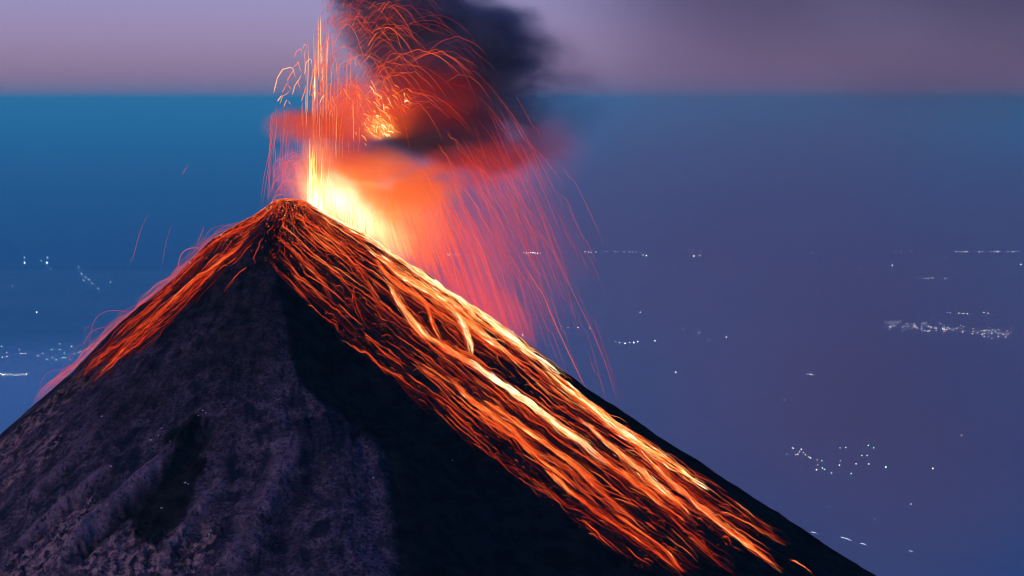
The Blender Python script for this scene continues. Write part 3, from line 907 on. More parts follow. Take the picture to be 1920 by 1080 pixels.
    strokes = [[(513, 175), (520, 146), (530, 130), (545, 126), (549, 128), (554, 146)], [(549, 127), (556, 121), (559, 115), (562, 128), (567, 138)], [(529, 174), (536, 160), (542, 153)],
               [(538, 152), (546, 138), (551, 130)], [(548, 178), (553, 160), (560, 150), (566, 138)], [(525, 195), (530, 180), (538, 176), (545, 168)], [(532, 200), (537, 188), (540, 187)], [(541, 190), (545, 196)],
               [(571, 140), (574, 118), (580, 110), (584, 112), (584, 122)], [(580, 180), (584, 150), (588, 128), (593, 124), (594, 140)], [(541, 160), (546, 168)], [(558, 150), (562, 166)], [(520, 190), (529, 178)], [(551, 109), (556, 96), (564, 91), (567, 103)], [(568, 92), (571, 82), (576, 88)], [(565, 190), (571, 172), (574, 160)]]
    for k, st in enumerate(strokes):
        uv, _ = resample(st, 22)
        add("left stroke", uv, 0.24 + 0.12 * (k % 3 == 0), 0.66 if k % 4 else 0.82, VY + 3 * k - 20)
    for uv in ([(519, 195), (508, 270), (495, 330), (487, 388)], [(512, 245), (502, 320), (492, 386)], [(513, 208), (508, 250), (504, 300)], [(516, 244), (505, 310), (501, 372)],
               [(383, 423), (375, 445), (368, 465)], [(352, 310), (340, 330)], [(279, 400), (263, 432), (250, 480), (240, 500)], [(322, 420), (312, 450), (303, 500)], [(268, 420), (258, 450), (248, 490)]):
        uv, _ = resample(uv, 16)
        add("left far", uv, 0.13 if uv[0, 0] > 350 else 0.06, 0.48)
    # spatter leaping along the left skyline
    LS = np.array([(480, 402), (440, 424), (400, 446), (372, 474), (330, 520), (220, 612), (130, 702), (60, 762)], float)
    LSr, _ = resample(LS, 300)
    for q in range(110):
        i0 = int(rng.beta(1.3, 1.0) * 250) + 10; ln = int(rng.uniform(12, 60))
        seg = LSr[i0:i0 + ln]
        if len(seg) < 8: continue
        t = np.linspace(0, 1, len(seg))
        lift = rng.exponential(7.0) + 0.8
        uv = seg + np.array([[-0.65, -0.76]]) * ((lift * (1 - (2 * t - 1) ** 2) * 1.0) + 0.5 + 1.5 * rng.random())[:, None]
        add("left skyline", uv, rng.uniform(0.04, 0.12), 0.47 + rng.normal(0, 0.06) - 0.0 * lift, SY + 8 + rng.uniform(0, 18))
    # a few that stand out, each with its own label
    single = [([(985, 500), (1000, 525), (1006, 534), (1018, 552), (1040, 605), (1070, 670), (1090, 712), (1104, 738)], .26, .52, "brightest red trail of falling lava right of the vent, reaching the skyline"),
              ([(958, 480), (975, 510), (985, 528), (989, 527), (998, 548), (1002, 562)], .18, .47, "short kinked red trail of lava left of the brightest falling one"),
              ([(801, 364), (811, 384), (814, 385), (822, 412), (836, 450), (850, 495), (862, 550)], .22, .60, "orange kinked trail of lava falling just below the glowing cloud"),
              ([(879, 424), (890, 446), (895, 449), (907, 476), (922, 525), (938, 585)], .2, .52, "orange-red trail of lava falling in mid air over the white skyline"),
              ([(994, 424), (1018, 446), (1022, 447), (1040, 478), (1075, 550), (1110, 620), (1135, 680), (1160, 760)], .14, .46, "long thin pink trail of falling lava farthest from the vent"),
              ([(900, 150), (911, 160), (918, 161), (940, 190), (985, 265), (1010, 285), (1030, 310), (1062, 352)], .12, .44, "thin trail of lava arcing out of the dark ash cloud on the right")]
    for k, (pts, r, h, lab) in enumerate(single):
        uv, _ = resample(pts, 40)
        P, rr, hh = air(uv, VY - 15 + 6 * k, r * taper(40, 0.1, 0.25), np.full(40, h))
        tag(strand_obj("flung_lava", [(P, rr, hh)], M_FLUNG), lab, "flung lava")
    names = {"tall": ("tall thin trail of lava thrown straight up above the fountain", "tall trails over the fountain", 70),
             "arch": ("thin arching trail of lava thrown through the dark ash cloud", "arching trails in the ash cloud", 80),
             "knot": ("short yellow clot of lava in the hot heart of the cloud", "yellow clots in the cloud", 40),
             "rain": ("thin trail of lava raining down right of the vent", "trails raining right of the vent", 85),
             "left loop": ("fine pink loop of lava falling left of the fountain", "pink loops left of the fountain", 12),
             "left stroke": ("bright pink clot of lava left of the tall trails", "pink clots left of the fountain", 16),
             "left far": ("faint lone streak of lava in the air left of the cone", "faint streaks left of the cone", 9),
             "left skyline": ("pink spatter of lava leaping along the left skyline", "spatter along the left skyline", 20)}
    rest = []
    for g, lines in G.items():
        lab, grp, keep = names[g]
        size = [np.linalg.norm(np.diff(l[0], axis=0), axis=1).sum() * float(np.mean(l[1])) for l in lines]
        order = np.argsort(size)[::-1]
        for i in order[:keep]: tag(strand_obj("flung_lava", [lines[i]], M_FLUNG), lab, "flung lava", grp)
        rest += [lines[i] for i in order[keep:]]
    tag(strand_obj("lava_spatter", rest, M_FLUNG), "countless hair-thin trails of lava filling the air round the vent", "lava spatter", kind="stuff")
build_flung()

# ------------------------------------------------------------------ spray with painted glow, ash cloud, drifting veil
def blob(t, X, Z, Yd, u, v, ru, rv, rd, rot=0.0, y0=0.0, soft=1.0):
    """soft ellipsoid, centre and radii given in photo pixels, depth radius rd and offset y0 in metres; 1 in the middle, 0 at its rim"""
    cx, cz = (u - 540) * MPP, (372 - v) * MPP
    c, s = math.cos(rot), math.sin(rot)
    dx, dz = t.math('SUBTRACT', X, cx), t.math('SUBTRACT', Z, cz)
    a = t.math('MULTIPLY_ADD', dx, c / (ru * MPP), t.math('MULTIPLY', dz, -s / (ru * MPP)))
    b = t.math('MULTIPLY_ADD', dx, s / (rv * MPP), t.math('MULTIPLY', dz, c / (rv * MPP)))
    y = t.math('MULTIPLY', t.math('SUBTRACT', Yd, y0), 1.0 / rd)
    q = t.math('MULTIPLY_ADD', a, a, t.math('MULTIPLY_ADD', b, b, t.math('MULTIPLY', y, y)))
    return t.mapr(q, 0.0, 1.0, 1.0, 0.0)
def domain(name, mat, u0, u1, v0, v1, y0, y1, parent=None):
    """box of air that holds a cloud; its own origin is the summit, so its texture space is metres from there"""
    k = MPP
    xa, xb, zb, za = (u0 - 540) * k, (u1 - 540) * k, (372 - v0) * k, (372 - v1) * k
    vv = [(xa, y0, za), (xb, y0, za), (xb, y1, za), (xa, y1, za), (xa, y0, zb), (xb, y0, zb), (xb, y1, zb), (xa, y1, zb)]
    o = mesh_obj(name, vv, [(3, 2, 1, 0), (4, 5, 6, 7), (0, 1, 5, 4), (1, 2, 6, 5), (2, 3, 7, 6), (3, 0, 4, 7)], mat)
    o.location = (SX, SY, SZ)
    return o
def coords(t, warp=0.0, scale=0.02, stretch=(1, 1, 1)):
    p = t.node("ShaderNodeTexCoord").outputs['Object']
    if warp:
        m = t.node("ShaderNodeMapping", {'Vector': p, 'Scale': stretch}).outputs[0]
        n = t.noise(m, scale, 3, 0.55, out=1)
        p2 = t.vmath('ADD', p, t.vmath('MULTIPLY', t.vmath('SUBTRACT', n, (0.5, 0.5, 0.5)), (warp, warp, warp)))
    else: p2 = p
    s = t.node("ShaderNodeSeparateXYZ", {0: p2})
    return p, s.outputs[0], s.outputs[1], s.outputs[2]

def build_spray():
    m, t = new_mat("spray_and_glow")
    p, X, Y, Z = coords(t, 26.0, 0.022, (1, 1, 1))
    # falling streaks: noise drawn out along the fall
    sep = t.node("ShaderNodeSeparateXYZ", {0: p})
    fx = t.math('MULTIPLY_ADD', sep.outputs[2], 0.36, sep.outputs[0])
    fall = t.node("ShaderNodeCombineXYZ", {0: t.math('MULTIPLY', fx, 0.20), 1: t.math('MULTIPLY', sep.outputs[1], 0.02), 2: t.math('MULTIPLY', sep.outputs[2], 0.010)}).outputs[0]
    st = t.mapr(t.noise(fall, 1.0, 3, 0.6), 0.32, 0.68, 0.25, 1.75, smooth=False)
    pm = t.node("ShaderNodeMapping", {'Vector': p, 'Scale': (0.016, 0.02, 0.042), 'Rotation': (0, R(-18), 0)}).outputs[0]
    pu = t.mapr(t.noise(pm, 1.0, 5, 0.62, 0.6), 0.34, 0.66, 0.0, 1.75, smooth=False)
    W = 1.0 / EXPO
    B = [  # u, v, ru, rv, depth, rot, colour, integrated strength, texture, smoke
        (618, 368, 72, 56, 34, 0.2, (1.0, 0.74, 0.48), 1.7, 0, 0), (668, 402, 100, 50, 36, 0.62, (1.0, 0.72, 0.42), 2.1, 0, 0), (680, 392, 210, 120, 50, 0.5, (1.0, 0.22, 0.045), 1.1, 0, 0.5), (730, 452, 66, 44, 36, 0.65, (1.0, 0.50, 0.20), 0.9, 1, 0),  # the widest blob paints the bloom round the vent
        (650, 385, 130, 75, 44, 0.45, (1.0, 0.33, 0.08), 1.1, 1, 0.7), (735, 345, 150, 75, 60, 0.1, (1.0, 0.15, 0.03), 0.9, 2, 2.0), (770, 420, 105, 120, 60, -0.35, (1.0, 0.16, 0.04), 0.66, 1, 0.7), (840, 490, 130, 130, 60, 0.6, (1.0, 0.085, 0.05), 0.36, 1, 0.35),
        (915, 585, 120, 66, 50, 0.65, (1.0, 0.07, 0.04), 0.42, 1, 0.4), (590, 325, 44, 95, 30, 0.0, (1.0, 0.26, 0.08), 0.6, 1, 0.4),  # first one paints the glow halo along the right skyline
        (595, 240, 125, 44, 45, 0.0, (1.0, 0.105, 0.05), 0.62, 2, 1.6), (690, 205, 130, 66, 60, 0.15, (1.0, 0.10, 0.02), 0.75, 2, 1.4), (709, 240, 42, 34, 30, 0.3, (1.0, 0.36, 0.08), 0.75, 2, 0),  # fountain light on the cap cloud's smoke, painted as emission
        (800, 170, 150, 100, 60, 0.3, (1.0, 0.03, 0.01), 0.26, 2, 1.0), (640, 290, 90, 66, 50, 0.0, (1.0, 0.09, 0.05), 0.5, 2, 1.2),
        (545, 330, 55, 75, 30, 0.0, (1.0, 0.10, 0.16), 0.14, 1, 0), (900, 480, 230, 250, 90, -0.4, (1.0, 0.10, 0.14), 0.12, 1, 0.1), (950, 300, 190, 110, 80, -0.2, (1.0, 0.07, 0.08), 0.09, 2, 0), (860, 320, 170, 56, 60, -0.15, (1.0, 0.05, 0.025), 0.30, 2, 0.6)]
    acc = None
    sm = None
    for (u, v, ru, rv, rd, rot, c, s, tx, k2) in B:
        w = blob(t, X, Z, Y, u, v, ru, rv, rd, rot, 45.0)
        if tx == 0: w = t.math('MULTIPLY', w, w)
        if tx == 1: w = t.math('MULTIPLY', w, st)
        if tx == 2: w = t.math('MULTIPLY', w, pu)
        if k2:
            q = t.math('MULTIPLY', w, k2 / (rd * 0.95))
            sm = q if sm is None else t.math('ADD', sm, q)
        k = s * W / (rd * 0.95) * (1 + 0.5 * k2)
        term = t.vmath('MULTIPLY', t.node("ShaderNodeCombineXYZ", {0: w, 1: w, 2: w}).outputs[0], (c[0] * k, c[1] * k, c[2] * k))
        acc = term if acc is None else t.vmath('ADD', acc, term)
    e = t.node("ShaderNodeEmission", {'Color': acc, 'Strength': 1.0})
    ab = t.node("ShaderNodeVolumeAbsorption", {'Color': (0.05, 0.03, 0.03, 1), 'Density': sm})
    ad = t.node("ShaderNodeAddShader", {0: e.outputs[0], 1: ab.outputs[0]})
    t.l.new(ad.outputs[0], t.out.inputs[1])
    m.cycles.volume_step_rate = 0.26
    o = domain("spray_and_glow", m, 480, 1130, 90, 740, -50, 140)
    tag(o, "orange glowing mist of molten droplets over the vent, white-hot at the rim, with bloom and smoke light painted in", "lava mist", kind="stuff")
build_spray()

def build_plume():
    m, t = new_mat("ash_cloud")
    p, X, Y, Z = coords(t, 60.0, 0.014, (0.7, 1, 1.4))
    streak = t.node("ShaderNodeMapping", {'Vector': p, 'Scale': (0.010, 0.014, 0.022), 'Rotation': (0, R(-24), 0)}).outputs[0]
    n1 = t.noise(streak, 1.0, 5, 0.58, 0.4)
    n2 = t.noise(t.node("ShaderNodeMapping", {'Vector': p, 'Scale': (0.03, 0.04, 0.05), 'Rotation': (0, R(-30), 0)}).outputs[0], 1.0, 5, 0.6, 0.5)
    tex = t.mapr(t.math('ADD', t.math('MULTIPLY', n1, 0.6), t.math('MULTIPLY', n2, 0.4)), 0.41, 0.61, 0.0, 2.1, smooth=False)
    B = [  # u, v, ru, rv, depth, rot, weight
        (740, 0, 150, 150, 75, 0.0, 1.0), (820, 80, 190, 150, 85, 0.2, 1.1), (915, 120, 150, 150, 85, 0.1, 0.9), (860, 200, 190, 100, 80, 0.15, 1.0),
        (845, 262, 165, 72, 70, 0.25, 1.7), (770, 235, 90, 40, 60, 0.3, 0.8), (950, 265, 150, 75, 80, 0.05, 0.5), (690, -80, 150, 130, 80, 0, 0.9), (1030, 170, 140, 130, 90, 0.1, 0.15),
        (590, 240, 105, 34, 42, 0.0, 0.55), (700, 280, 110, 50, 50, 0.0, 0.5)]
    acc = None
    for (u, v, ru, rv, rd, rot, w) in B:
        b = t.math('MULTIPLY', blob(t, X, Z, Y, u, v, ru, rv, rd, rot, 75.0), w)
        acc = b if acc is None else t.math('ADD', acc, b)
    d = t.math('MULTIPLY', t.math('MULTIPLY', acc, tex), 0.038)
    pv = t.node("ShaderNodeVolumePrincipled", {'Color': (0.21, 0.23, 0.26, 1), 'Density': d, 'Anisotropy': 0.2})
    t.l.new(pv.outputs[0], t.out.inputs[1])
    m.cycles.volume_step_rate = 0.22
    o = domain("ash_plume", m, 470, 1300, -230, 400, -40, 200)
    tag(o, "dark ash cloud billowing up and right from the vent, lit red underneath", "ash cloud")
build_plume()

def build_veil():
    m, t = new_mat("ash_veil")
    p, X, Y, Z = coords(t, 500.0, 0.0012, (1, 1, 1.4))
    n = t.mapr(t.noise(p, 0.0011, 3, 0.5), 0.32, 0.68, 0.25, 1.7, smooth=False)
    B = [(1900, 90, 1100, 620, 900, 0.0, 1.5), (1350, 250, 620, 420, 800, 0.0, 0.5), (1550, 1020, 1150, 680, 900, 0.2, 0.75)]
    k = 7000.0 / 3000.0
    acc = None
    for (u, v, ru, rv, rd, rot, w) in B:
        # the veil drifts 4 km behind the cone: pixels there are wider
        uu, vv = 540 + ((u - 960) * k + 420), 372 + ((v - 540) * k + 168) + 0
        b = t.math('MULTIPLY', blob(t, X, Z, Y, uu, vv - 500, ru * k, rv * k, rd, rot, 4000.0), w)
        acc = b if acc is None else t.math('ADD', acc, b)
    d = t.math('MULTIPLY', t.math('MULTIPLY', acc, n), 1.55e-3)
    pv = t.node("ShaderNodeVolumePrincipled", {'Color': (0.40, 0.36, 0.40, 1), 'Density': d, 'Anisotropy': 0.0})
    t.l.new(pv.outputs[0], t.out.inputs[1])
    m.cycles.volume_step_rate = 0.8
    o = domain("ash_veil", m, 400, 5600, -1900, 3300, 3000, 5000)
    tag(o, "thin mauve veil of drifting ash over the right half of the sky and plain", "ash veil", kind="stuff")
build_veil()

# ------------------------------------------------------------------ lamps of the plain
def mat_lamp(name, col, st):
    m, t = new_mat(name)
    e = t.node("ShaderNodeEmission", {'Color': (*col, 1), 'Strength': st})
    t.l.new(e.outputs[0], t.out.inputs[0]); m.cycles.emission_sampling = 'NONE'
    return m
def mat_pole():
    m, t = new_mat("lamp_pole_metal")
    b = t.node("ShaderNodeBsdfPrincipled", {'Base Color': (0.08, 0.08, 0.08, 1), 'Roughness': 0.6, 'Metallic': 0.6})
    t.l.new(b.outputs[0], t.out.inputs[0]); return m
LAMP_M = {"white": mat_lamp("white_lamp_glow", (0.85, 0.95, 1.0), 4.0), "green": mat_lamp("green_lamp_glow", (0.45, 1.0, 0.72), 4.5),
          "warm": mat_lamp("warm_lamp_glow", (1.0, 0.80, 0.55), 4.5), "pink": mat_lamp("pink_lamp_glow", (1.0, 0.58, 0.55), 3.0),
          "dim": mat_lamp("dim_lamp_glow", (0.70, 0.80, 1.0), 2.0)}
M_POLE = mat_pole()
def lamp_mesh(kind):
    """floodlight mast seen from far off: round glowing head with a cap, on a thin pole"""
    V, F, mi = [], [], []
    rings = [(-0.95, 0.25), (-0.5, 0.85), (0.0, 1.0), (0.5, 0.85), (0.9, 0.35)]
    for z, r in rings:
        for k in range(8): V.append((r * math.cos(k * math.pi / 4), r * math.sin(k * math.pi / 4), 3.0 + z))
    for i in range(len(rings) - 1):
        for k in range(8): F.append((i * 8 + k, i * 8 + (k + 1) % 8, (i + 1) * 8 + (k + 1) % 8, (i + 1) * 8 + k)); mi.append(0)
    F.append(tuple(range(len(V) - 8, len(V)))); mi.append(1)
    F.append(tuple(reversed(range(8)))); mi.append(0)
    b = len(V)
    for z, r in ((0, 0.14), (2.05, 0.08)):
        for k in range(4): V.append((r * math.cos(k * math.pi / 2), r * math.sin(k * math.pi / 2), z))
    for k in range(4): F.append((b + k, b + (k + 1) % 4, b + 4 + (k + 1) % 4, b + 4 + k)); mi.append(1)
    me = bpy.data.meshes.new("street_lamp")
    me.from_pydata(V, [], F); me.materials.append(LAMP_M[kind]); me.materials.append(M_POLE)
    me.polygons.foreach_set("material_index", mi)
    return me
LAMP_ME = {k: lamp_mesh(k) for k in LAMP_M}
def lamp(u, v, size, kind, label, group=None):
    d = px_dir(u, v); s = size / FPX
    # foot on the plain, head at the pixel
    tt = -CAM_Z / (d[2] - 3.0 * s * 0.5)
    P = d * tt
    o = bpy.data.objects.new("street_lamp", LAMP_ME[kind]); COL.objects.link(o)
    o.location = (P[0], P[1], 0.0)
    r = 0.5 * ((0.34 if u < 700 else 0.55) * size + 0.25) * P[1] / FPX
    o.scale = (r, r, r)
    tag(o, label, "lamp", group)
def lamps():
    W = "white"
    one = [(46, 487, 6, W, "large white light on the left shoreline, nearer the picture edge"), (46, 480, 3, W, "small white light just above the left one of the two shoreline lights"),
           (88, 487, 6, W, "large white light on the left shoreline, second from the picture edge"), (89, 480, 3, W, "small white light just above the right one of the two shoreline lights"),
           (77, 487, 2.2, "green", "small green light between the two large shoreline lights"), (95, 502, 2.4, "dim", "faint light just below the two large shoreline lights"),
           (207, 527, 2.4, W, "small white light alone above the left skyline of the cone"), (23, 534, 2.6, "pink", "small pink light alone below the shoreline on the left"),
           (69, 582, 3.6, W, "lone white light in the middle of the left plain"),
           (1250, 517, 2.2, W, "lone dim white light under the shore lights right of the falling lava"), (1201, 584, 3.0, W, "lone white light on the plain right of the falling lava"),
           (1282, 616, 2.2, W, "small white light left of the three scattered lights in mid plain"), (1311, 622, 2.6, W, "uppermost of three scattered white lights in mid plain"),
           (1329, 637, 2.8, W, "lowest of three scattered white lights in mid plain"), (1362, 630, 3.2, W, "rightmost of three scattered white lights in mid plain"),
           (1267, 696, 3.0, W, "lone white light low on the plain above the cone's right slope"), (1228, 638, 2.4, W, "small white light right of the short lamp row"),
           (1587, 485, 3, "dim", "dim white light below the far shore lamps, right of centre"), (1614, 500, 2.8, W, "small white light under the far shore lamps, right of centre"),
           (1673, 495, 4, W, "bright white light under the far shore lamps on the right"), (1914, 494, 3.2, W, "white light at the right picture edge below the shore"),
           (1598, 602, 2.4, W, "small white light left of the dense town, above"), (1626, 656, 2.4, "dim", "small dim light below and left of the dense town"),
           (1803, 814, 4.2, "warm", "warm white light alone on the lower right plain"), (1749, 876, 4, "warm", "warm white light below right of the green lights"),
           (1708, 943, 3.4, "dim", "dim light low on the right plain"), (1555, 948, 2.6, "dim", "faint light just above the cone's lower right slope"), (1640, 972, 2.4, "dim", "faint light near the bottom right of the plain"),
           (1471, 749, 2.4, "dim", "faint light alone in the middle of the right plain"), (1890, 877, 2.2, "dim", "faint light near the lower right picture edge"),
           (980, 626, 3.4, "warm", "warm light just over the glowing skyline"), (962, 620, 2.6, "warm", "small warm light at the edge of the glowing skyline"),
           (1661, 873, 4.6, "green", "brightest green light, rightmost of the scattered green ones"), (1532, 861, 2.8, "pink", "only reddish light in the string of lamps on the right plain")]
    for u, v, sz, k, lab in one: lamp(u, v, sz, k, lab)
    def row(us, v, sz, kinds, label, group, jv=1.0):
        for u in us: lamp(u, v + rng.uniform(-jv, jv), sz * rng.uniform(0.7, 1.2), kinds[int(rng.integers(len(kinds)))], label, group)
    row([147, 153, 161, 157, 167, 173, 184], 0, 0, [W], "", "") if False else None
    for u, v in ((147, 498), (153, 511), (161, 517), (157, 523), (167, 522), (173, 529), (184, 539)):
        lamp(u, v, 2.8, "white" if u != 173 else "pink", "white lamp in the slanting string of lights below the left shoreline", "slanting string on the left plain")
    for u, v, k in ((3, 647, "green"), (4, 667, W), (13, 659, "pink"), (13, 666, W), (36, 653, "pink"), (39, 660, W), (43, 660, "pink"), (48, 660, "pink"), (71, 664, "warm"), (80, 660, "pink"), (97, 653, "green"), (88, 671, "green"),
                    (98, 668, W), (105, 672, W), (112, 642, "pink"), (112, 653, "green"), (118, 668, "green"), (121, 660, "green"), (134, 647, W), (132, 671, "pink"), (139, 660, "pink"), (147, 658, W), (151, 656, "pink"), (122, 668, "green")):
        lamp(u, v, 3.0, k, "coloured lamp among the scattered lights beside the cone's left slope", "scattered lights by the left slope")
    for u in (1, 4, 6, 9, 11, 14, 20, 24, 28, 31, 35, 37, 40, 43, 47, 50, 50):
        lamp(u, 700 + rng.uniform(-2.5, 1.5), rng.uniform(2.2, 5 if u < 13 else 3.2), ["warm", W, "green", "pink"][int(rng.integers(4))] if u > 20 else "warm", "lamp in the bright lit strip at the left picture edge", "bright strip at the left edge")
    row([839, 842, 846, 850, 854, 857, 861], 475.5, 2.6, ["pink", "warm"], "pale pink lamp on the shoreline seen through the red mist", "shore lamps in the red mist", 0.7)
    row([982, 987, 991, 995, 999, 1000, 1003, 1008, 1013], 472.5, 2.6, [W, "pink"], "white lamp in the shoreline row behind the falling lava", "shore lamps behind the falling lava", 0.6)
    row([1097, 1104, 1108, 1117, 1132, 1138, 1152, 1157, 1170, 1180, 1186, 1194, 1203], 471.3, 2.4, [W, "dim"], "white lamp in the long shoreline row right of the falling lava", "long shoreline row", 0.5)
    row([1206, 1212], 476.5, 3.8, [W], "bright lamp of the pair ending the long shoreline row", "pair at the end of the row", 0.2)
    row([1293, 1298, 1313], 470, 2.2, ["dim"], "dim lamp just above the bright pair right of the long shoreline row", "dim lamps on the shore", 0.5)
    row([1301, 1312], 477.5, 3.8, [W], "bright lamp of the lone pair below the shoreline", "lone pair below the shoreline", 0.3)
    row([1503, 1521, 1524, 1545], 473, 2.0, ["dim"], "faint lamp on the shoreline right of the middle", "faint shore lamps", 0.5)
    row([1678, 1689, 1708, 1732, 1745, 1793, 1799, 1804, 1809, 1813, 1836, 1842, 1858, 1864, 1870, 1873, 1890, 1898, 1901, 1905, 1911], 470.5, 2.4, [W, "dim"], "lamp in the row along the far shoreline at the right", "far shore lamps on the right", 0.6)
    row([1709, 1732, 1744, 1772], 482.5, 1.9, ["dim"], "faint lamp just under the far shore row on the right", "faint lamps under the far shore", 0.5)
    row([1721, 1733, 1737, 1741, 1747, 1749, 1772, 1776], 520.5, 2.2, ["dim", W], "lamp in the short dim row between far shore and dense town", "short dim row on the right", 0.8)
    row([1054, 1065, 1083, 1085, 1106], 613, 2.0, ["dim", "pink"], "dim lamp in the sparse row behind the falling lava trails", "sparse row behind the strands", 1.0)
    row([1154, 1162, 1172, 1181, 1188, 1189, 1196], 640.5, 2.6, [W], "white lamp in the short curved row right of the falling lava", "short curved row", 1.8)
    row([1777, 1782, 1798, 1804, 1806, 1808, 1814, 1845, 1853], 585.5, 2.5, [W, "dim", "warm"], "lamp in the small group just above the dense town", "group above the dense town", 1.2)
    row([1514, 1517, 1520, 1523, 1526], 701, 2.3, [W, "warm"], "lamp in the tiny cluster in mid right plain", "tiny cluster on the right plain", 0.8)
    for q in range(125):
        u = 1658 + 240 * rng.beta(1.0, 1.1)
        mid = 611 + 13 * ((u - 1658) / 240) ** 1.5
        v = mid + rng.normal(0, 4.6)
        if u < 1690 and rng.random() < 0.5: v = 603 + rng.normal(0, 1.5)
        lamp(u, v, rng.uniform(1.3, 2.9), [W, "dim", W, "dim", "warm", "pink"][int(rng.integers(6))], "tiny lamp in the dense band of town lights on the right", "dense town on the right")
    for u, v, k in ((1486, 837, W), (1487, 839, W), (1475, 850, "dim"), (1499, 845, "warm"), (1503, 841, "warm"), (1506, 847, W), (1496, 850, "warm"), (1492, 851, "warm"), (1510, 851, "warm"), (1517, 855, "warm"), (1520, 857, W), (1502, 840, "dim")):
        lamp(u, v, 3.0, k, "lamp in the string of warm lights on the lower right plain", "string of warm lights on the lower right")
    for u, v, k in ((1541, 862, "green"), (1533, 870, "dim"), (1531, 879, W), (1542, 876, "green"), (1546, 878, "green"), (1559, 885, "green"), (1574, 870, W), (1576, 862, "dim"), (1586, 837, "green"), (1575, 838, "dim"), (1596, 886, "green"),
                    (1605, 868, W), (1616, 852, "green"), (1626, 852, W), (1628, 833, "green"), (1638, 838, "green"), (1629, 868, "green")):
        lamp(u, v, 3.2, k, "lamp among the scattered green-white lights on the lower right plain", "scattered green lights on the lower right")
lamps()

def vehicle_light_trails():
    for (u0, v0, u1, v1, k, lab) in ((1574, 1007, 1597, 1014, "dim", "longest trail of vehicle lights near the bottom right, just off the slope"), (1612, 1019, 1626, 1023, "dim", "short faint trail of vehicle lights right of the longest one"),
                                     (1520, 998, 1533, 1001, "dim", "faint trail of vehicle lights against the slope"), (1704, 1034, 1712, 1035, "dim", "shortest trail of vehicle lights at the bottom right")):
        A, B = [px_dir(u, v) * (-CAM_Z + 4) / px_dir(u, v)[2] for u, v in ((u0, v0), (u1, v1))]
        A = A + [0, 0, CAM_Z]; B = B + [0, 0, CAM_Z]
        t = np.linspace(0, 1, 12)[:, None]
        P = A + (B - A) * t; P[:, 1] += 60 * np.sin(t[:, 0] * 3)
        V, F, H = tubes([(P, 1.8 * taper(12, 0.3, 0.3), 0.5)])  # streak of moving vehicle lights built as a glowing tube
        o = np_mesh("vehicle_light_trail", V, F, LAMP_M[k], True, {})
        tag(o, lab, "light trail", "light trails on the lower right plain", "thing")
vehicle_light_trails()

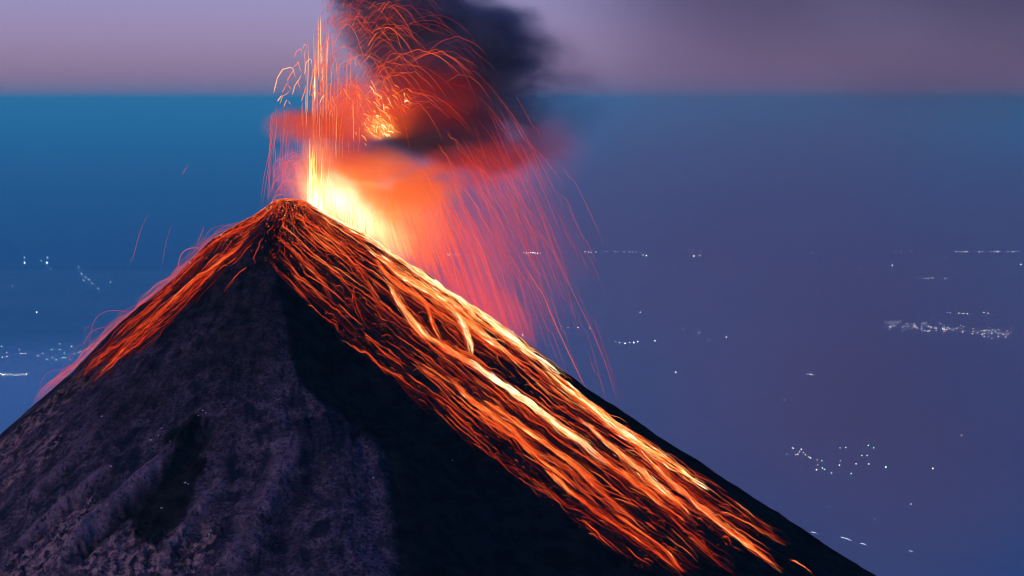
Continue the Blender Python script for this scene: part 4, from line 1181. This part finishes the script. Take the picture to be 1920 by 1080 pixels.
def boulders():
    m, t = new_mat("pale_boulder_rock")
    tc = t.node("ShaderNodeTexCoord").outputs['Object']
    c = t.mix(t.mapr(t.noise(tc, 1.3, 4, 0.6), 0.35, 0.65), (0.20, 0.18, 0.18, 1), (0.42, 0.39, 0.38, 1))
    b = t.node("ShaderNodeBsdfPrincipled", {'Base Color': c, 'Roughness': 0.85}); t.l.new(b.outputs[0], t.out.inputs[0])
    import bmesh
    pts = [(191, 782, 1.5, "pale boulder alone on the upper left face"), (283, 825, 1.7, "larger pale boulder beside the smooth crest"), (303, 805, 1.1, "small pale boulder higher up the smooth crest"),
           (297, 817, 0.9, "smallest pale boulder in the row beside the crest"), (380, 770, 1.3, "pale boulder at the head of the smooth crest"), (386, 774, 1.0, "pale boulder right of the one heading the crest"),
           (372, 779, 1.0, "pale boulder just below the head of the crest"), (347, 906, 1.6, "pale boulder in the middle of the dark hollow"), (353, 908, 1.0, "small pale boulder beside the one in the dark hollow"),
           (303, 953, 1.5, "pale boulder low in the dark hollow"), (393, 1002, 1.7, "pale boulder on the ash slope below the hollow"), (208, 876, 1.6, "pale boulder at the top of the rocky ledge"),
           (105, 830, 1.1, "small boulder on the banded slope at the far left"), (700, 894, 1.0, "small pale boulder right of the ridge on the dark slope"), (848, 863, 1.0, "lone pale boulder on the black face"),
           (319, 828, 0.9, "little pale boulder just right of the crest")]
    P = on_slope(np.array([p[0] for p in pts], float), np.array([p[1] for p in pts], float))
    for k, ((u, v, r, lab), p) in enumerate(zip(pts, P)):
        bm = bmesh.new(); r = r * 0.75; bmesh.ops.create_icosphere(bm, subdivisions=3, radius=r)
        for w in bm.verts:
            a = w.co / r
            f = 0.82 + 0.28 * float(vnoise(a.x * 1.6 + k * 3.1 + a.z, a.y * 1.6 + a.z * 0.7, 90)) + 0.12 * float(vnoise(a.x * 4 + k, a.y * 4 + a.z * 3, 91))
            w.co = (a.x * r * f * 1.2, a.y * r * f, a.z * r * f * 0.8)
        me = bpy.data.meshes.new("boulder"); bm.to_mesh(me); bm.free(); me.materials.append(m)
        o = bpy.data.objects.new("boulder", me); COL.objects.link(o); o.location = (p[0], p[1], p[2] + 0.35 * r)
        tag(o, lab, "boulder", "pale boulders on the cone")
boulders()

def build_mist():
    m, t = new_mat("valley_mist")
    p = t.node("ShaderNodeTexCoord").outputs['Object']
    q = t.node("ShaderNodeVectorMath", {0: p}, operation='LENGTH').outputs['Value']
    d = t.math('MULTIPLY', t.mapr(q, 0.15, 1.0, 1.0, 0.0), 1.7e-4)
    pv = t.node("ShaderNodeVolumePrincipled", {'Color': (0.42, 0.72, 0.80, 1), 'Density': d, 'Anisotropy': 0.0})
    t.l.new(pv.outputs[0], t.out.inputs[1])
    m.cycles.volume_step_rate = 0.6
    d0 = px_dir(-60, 800); P = d0 * (-CAM_Z / d0[2])
    vv = [(a, b, c) for c in (0.0, 1.0) for a, b in ((-1, -1), (1, -1), (1, 1), (-1, 1))]
    o = mesh_obj("valley_mist", vv, [(3, 2, 1, 0), (4, 5, 6, 7), (0, 1, 5, 4), (1, 2, 6, 5), (2, 3, 7, 6), (3, 0, 4, 7)], m)
    o.location = (P[0], P[1], 3.0); o.scale = (4200, 15000, 800)
    tag(o, "pale low mist lying over the plain beside the cone's left slope", "mist", kind="stuff")
build_mist()
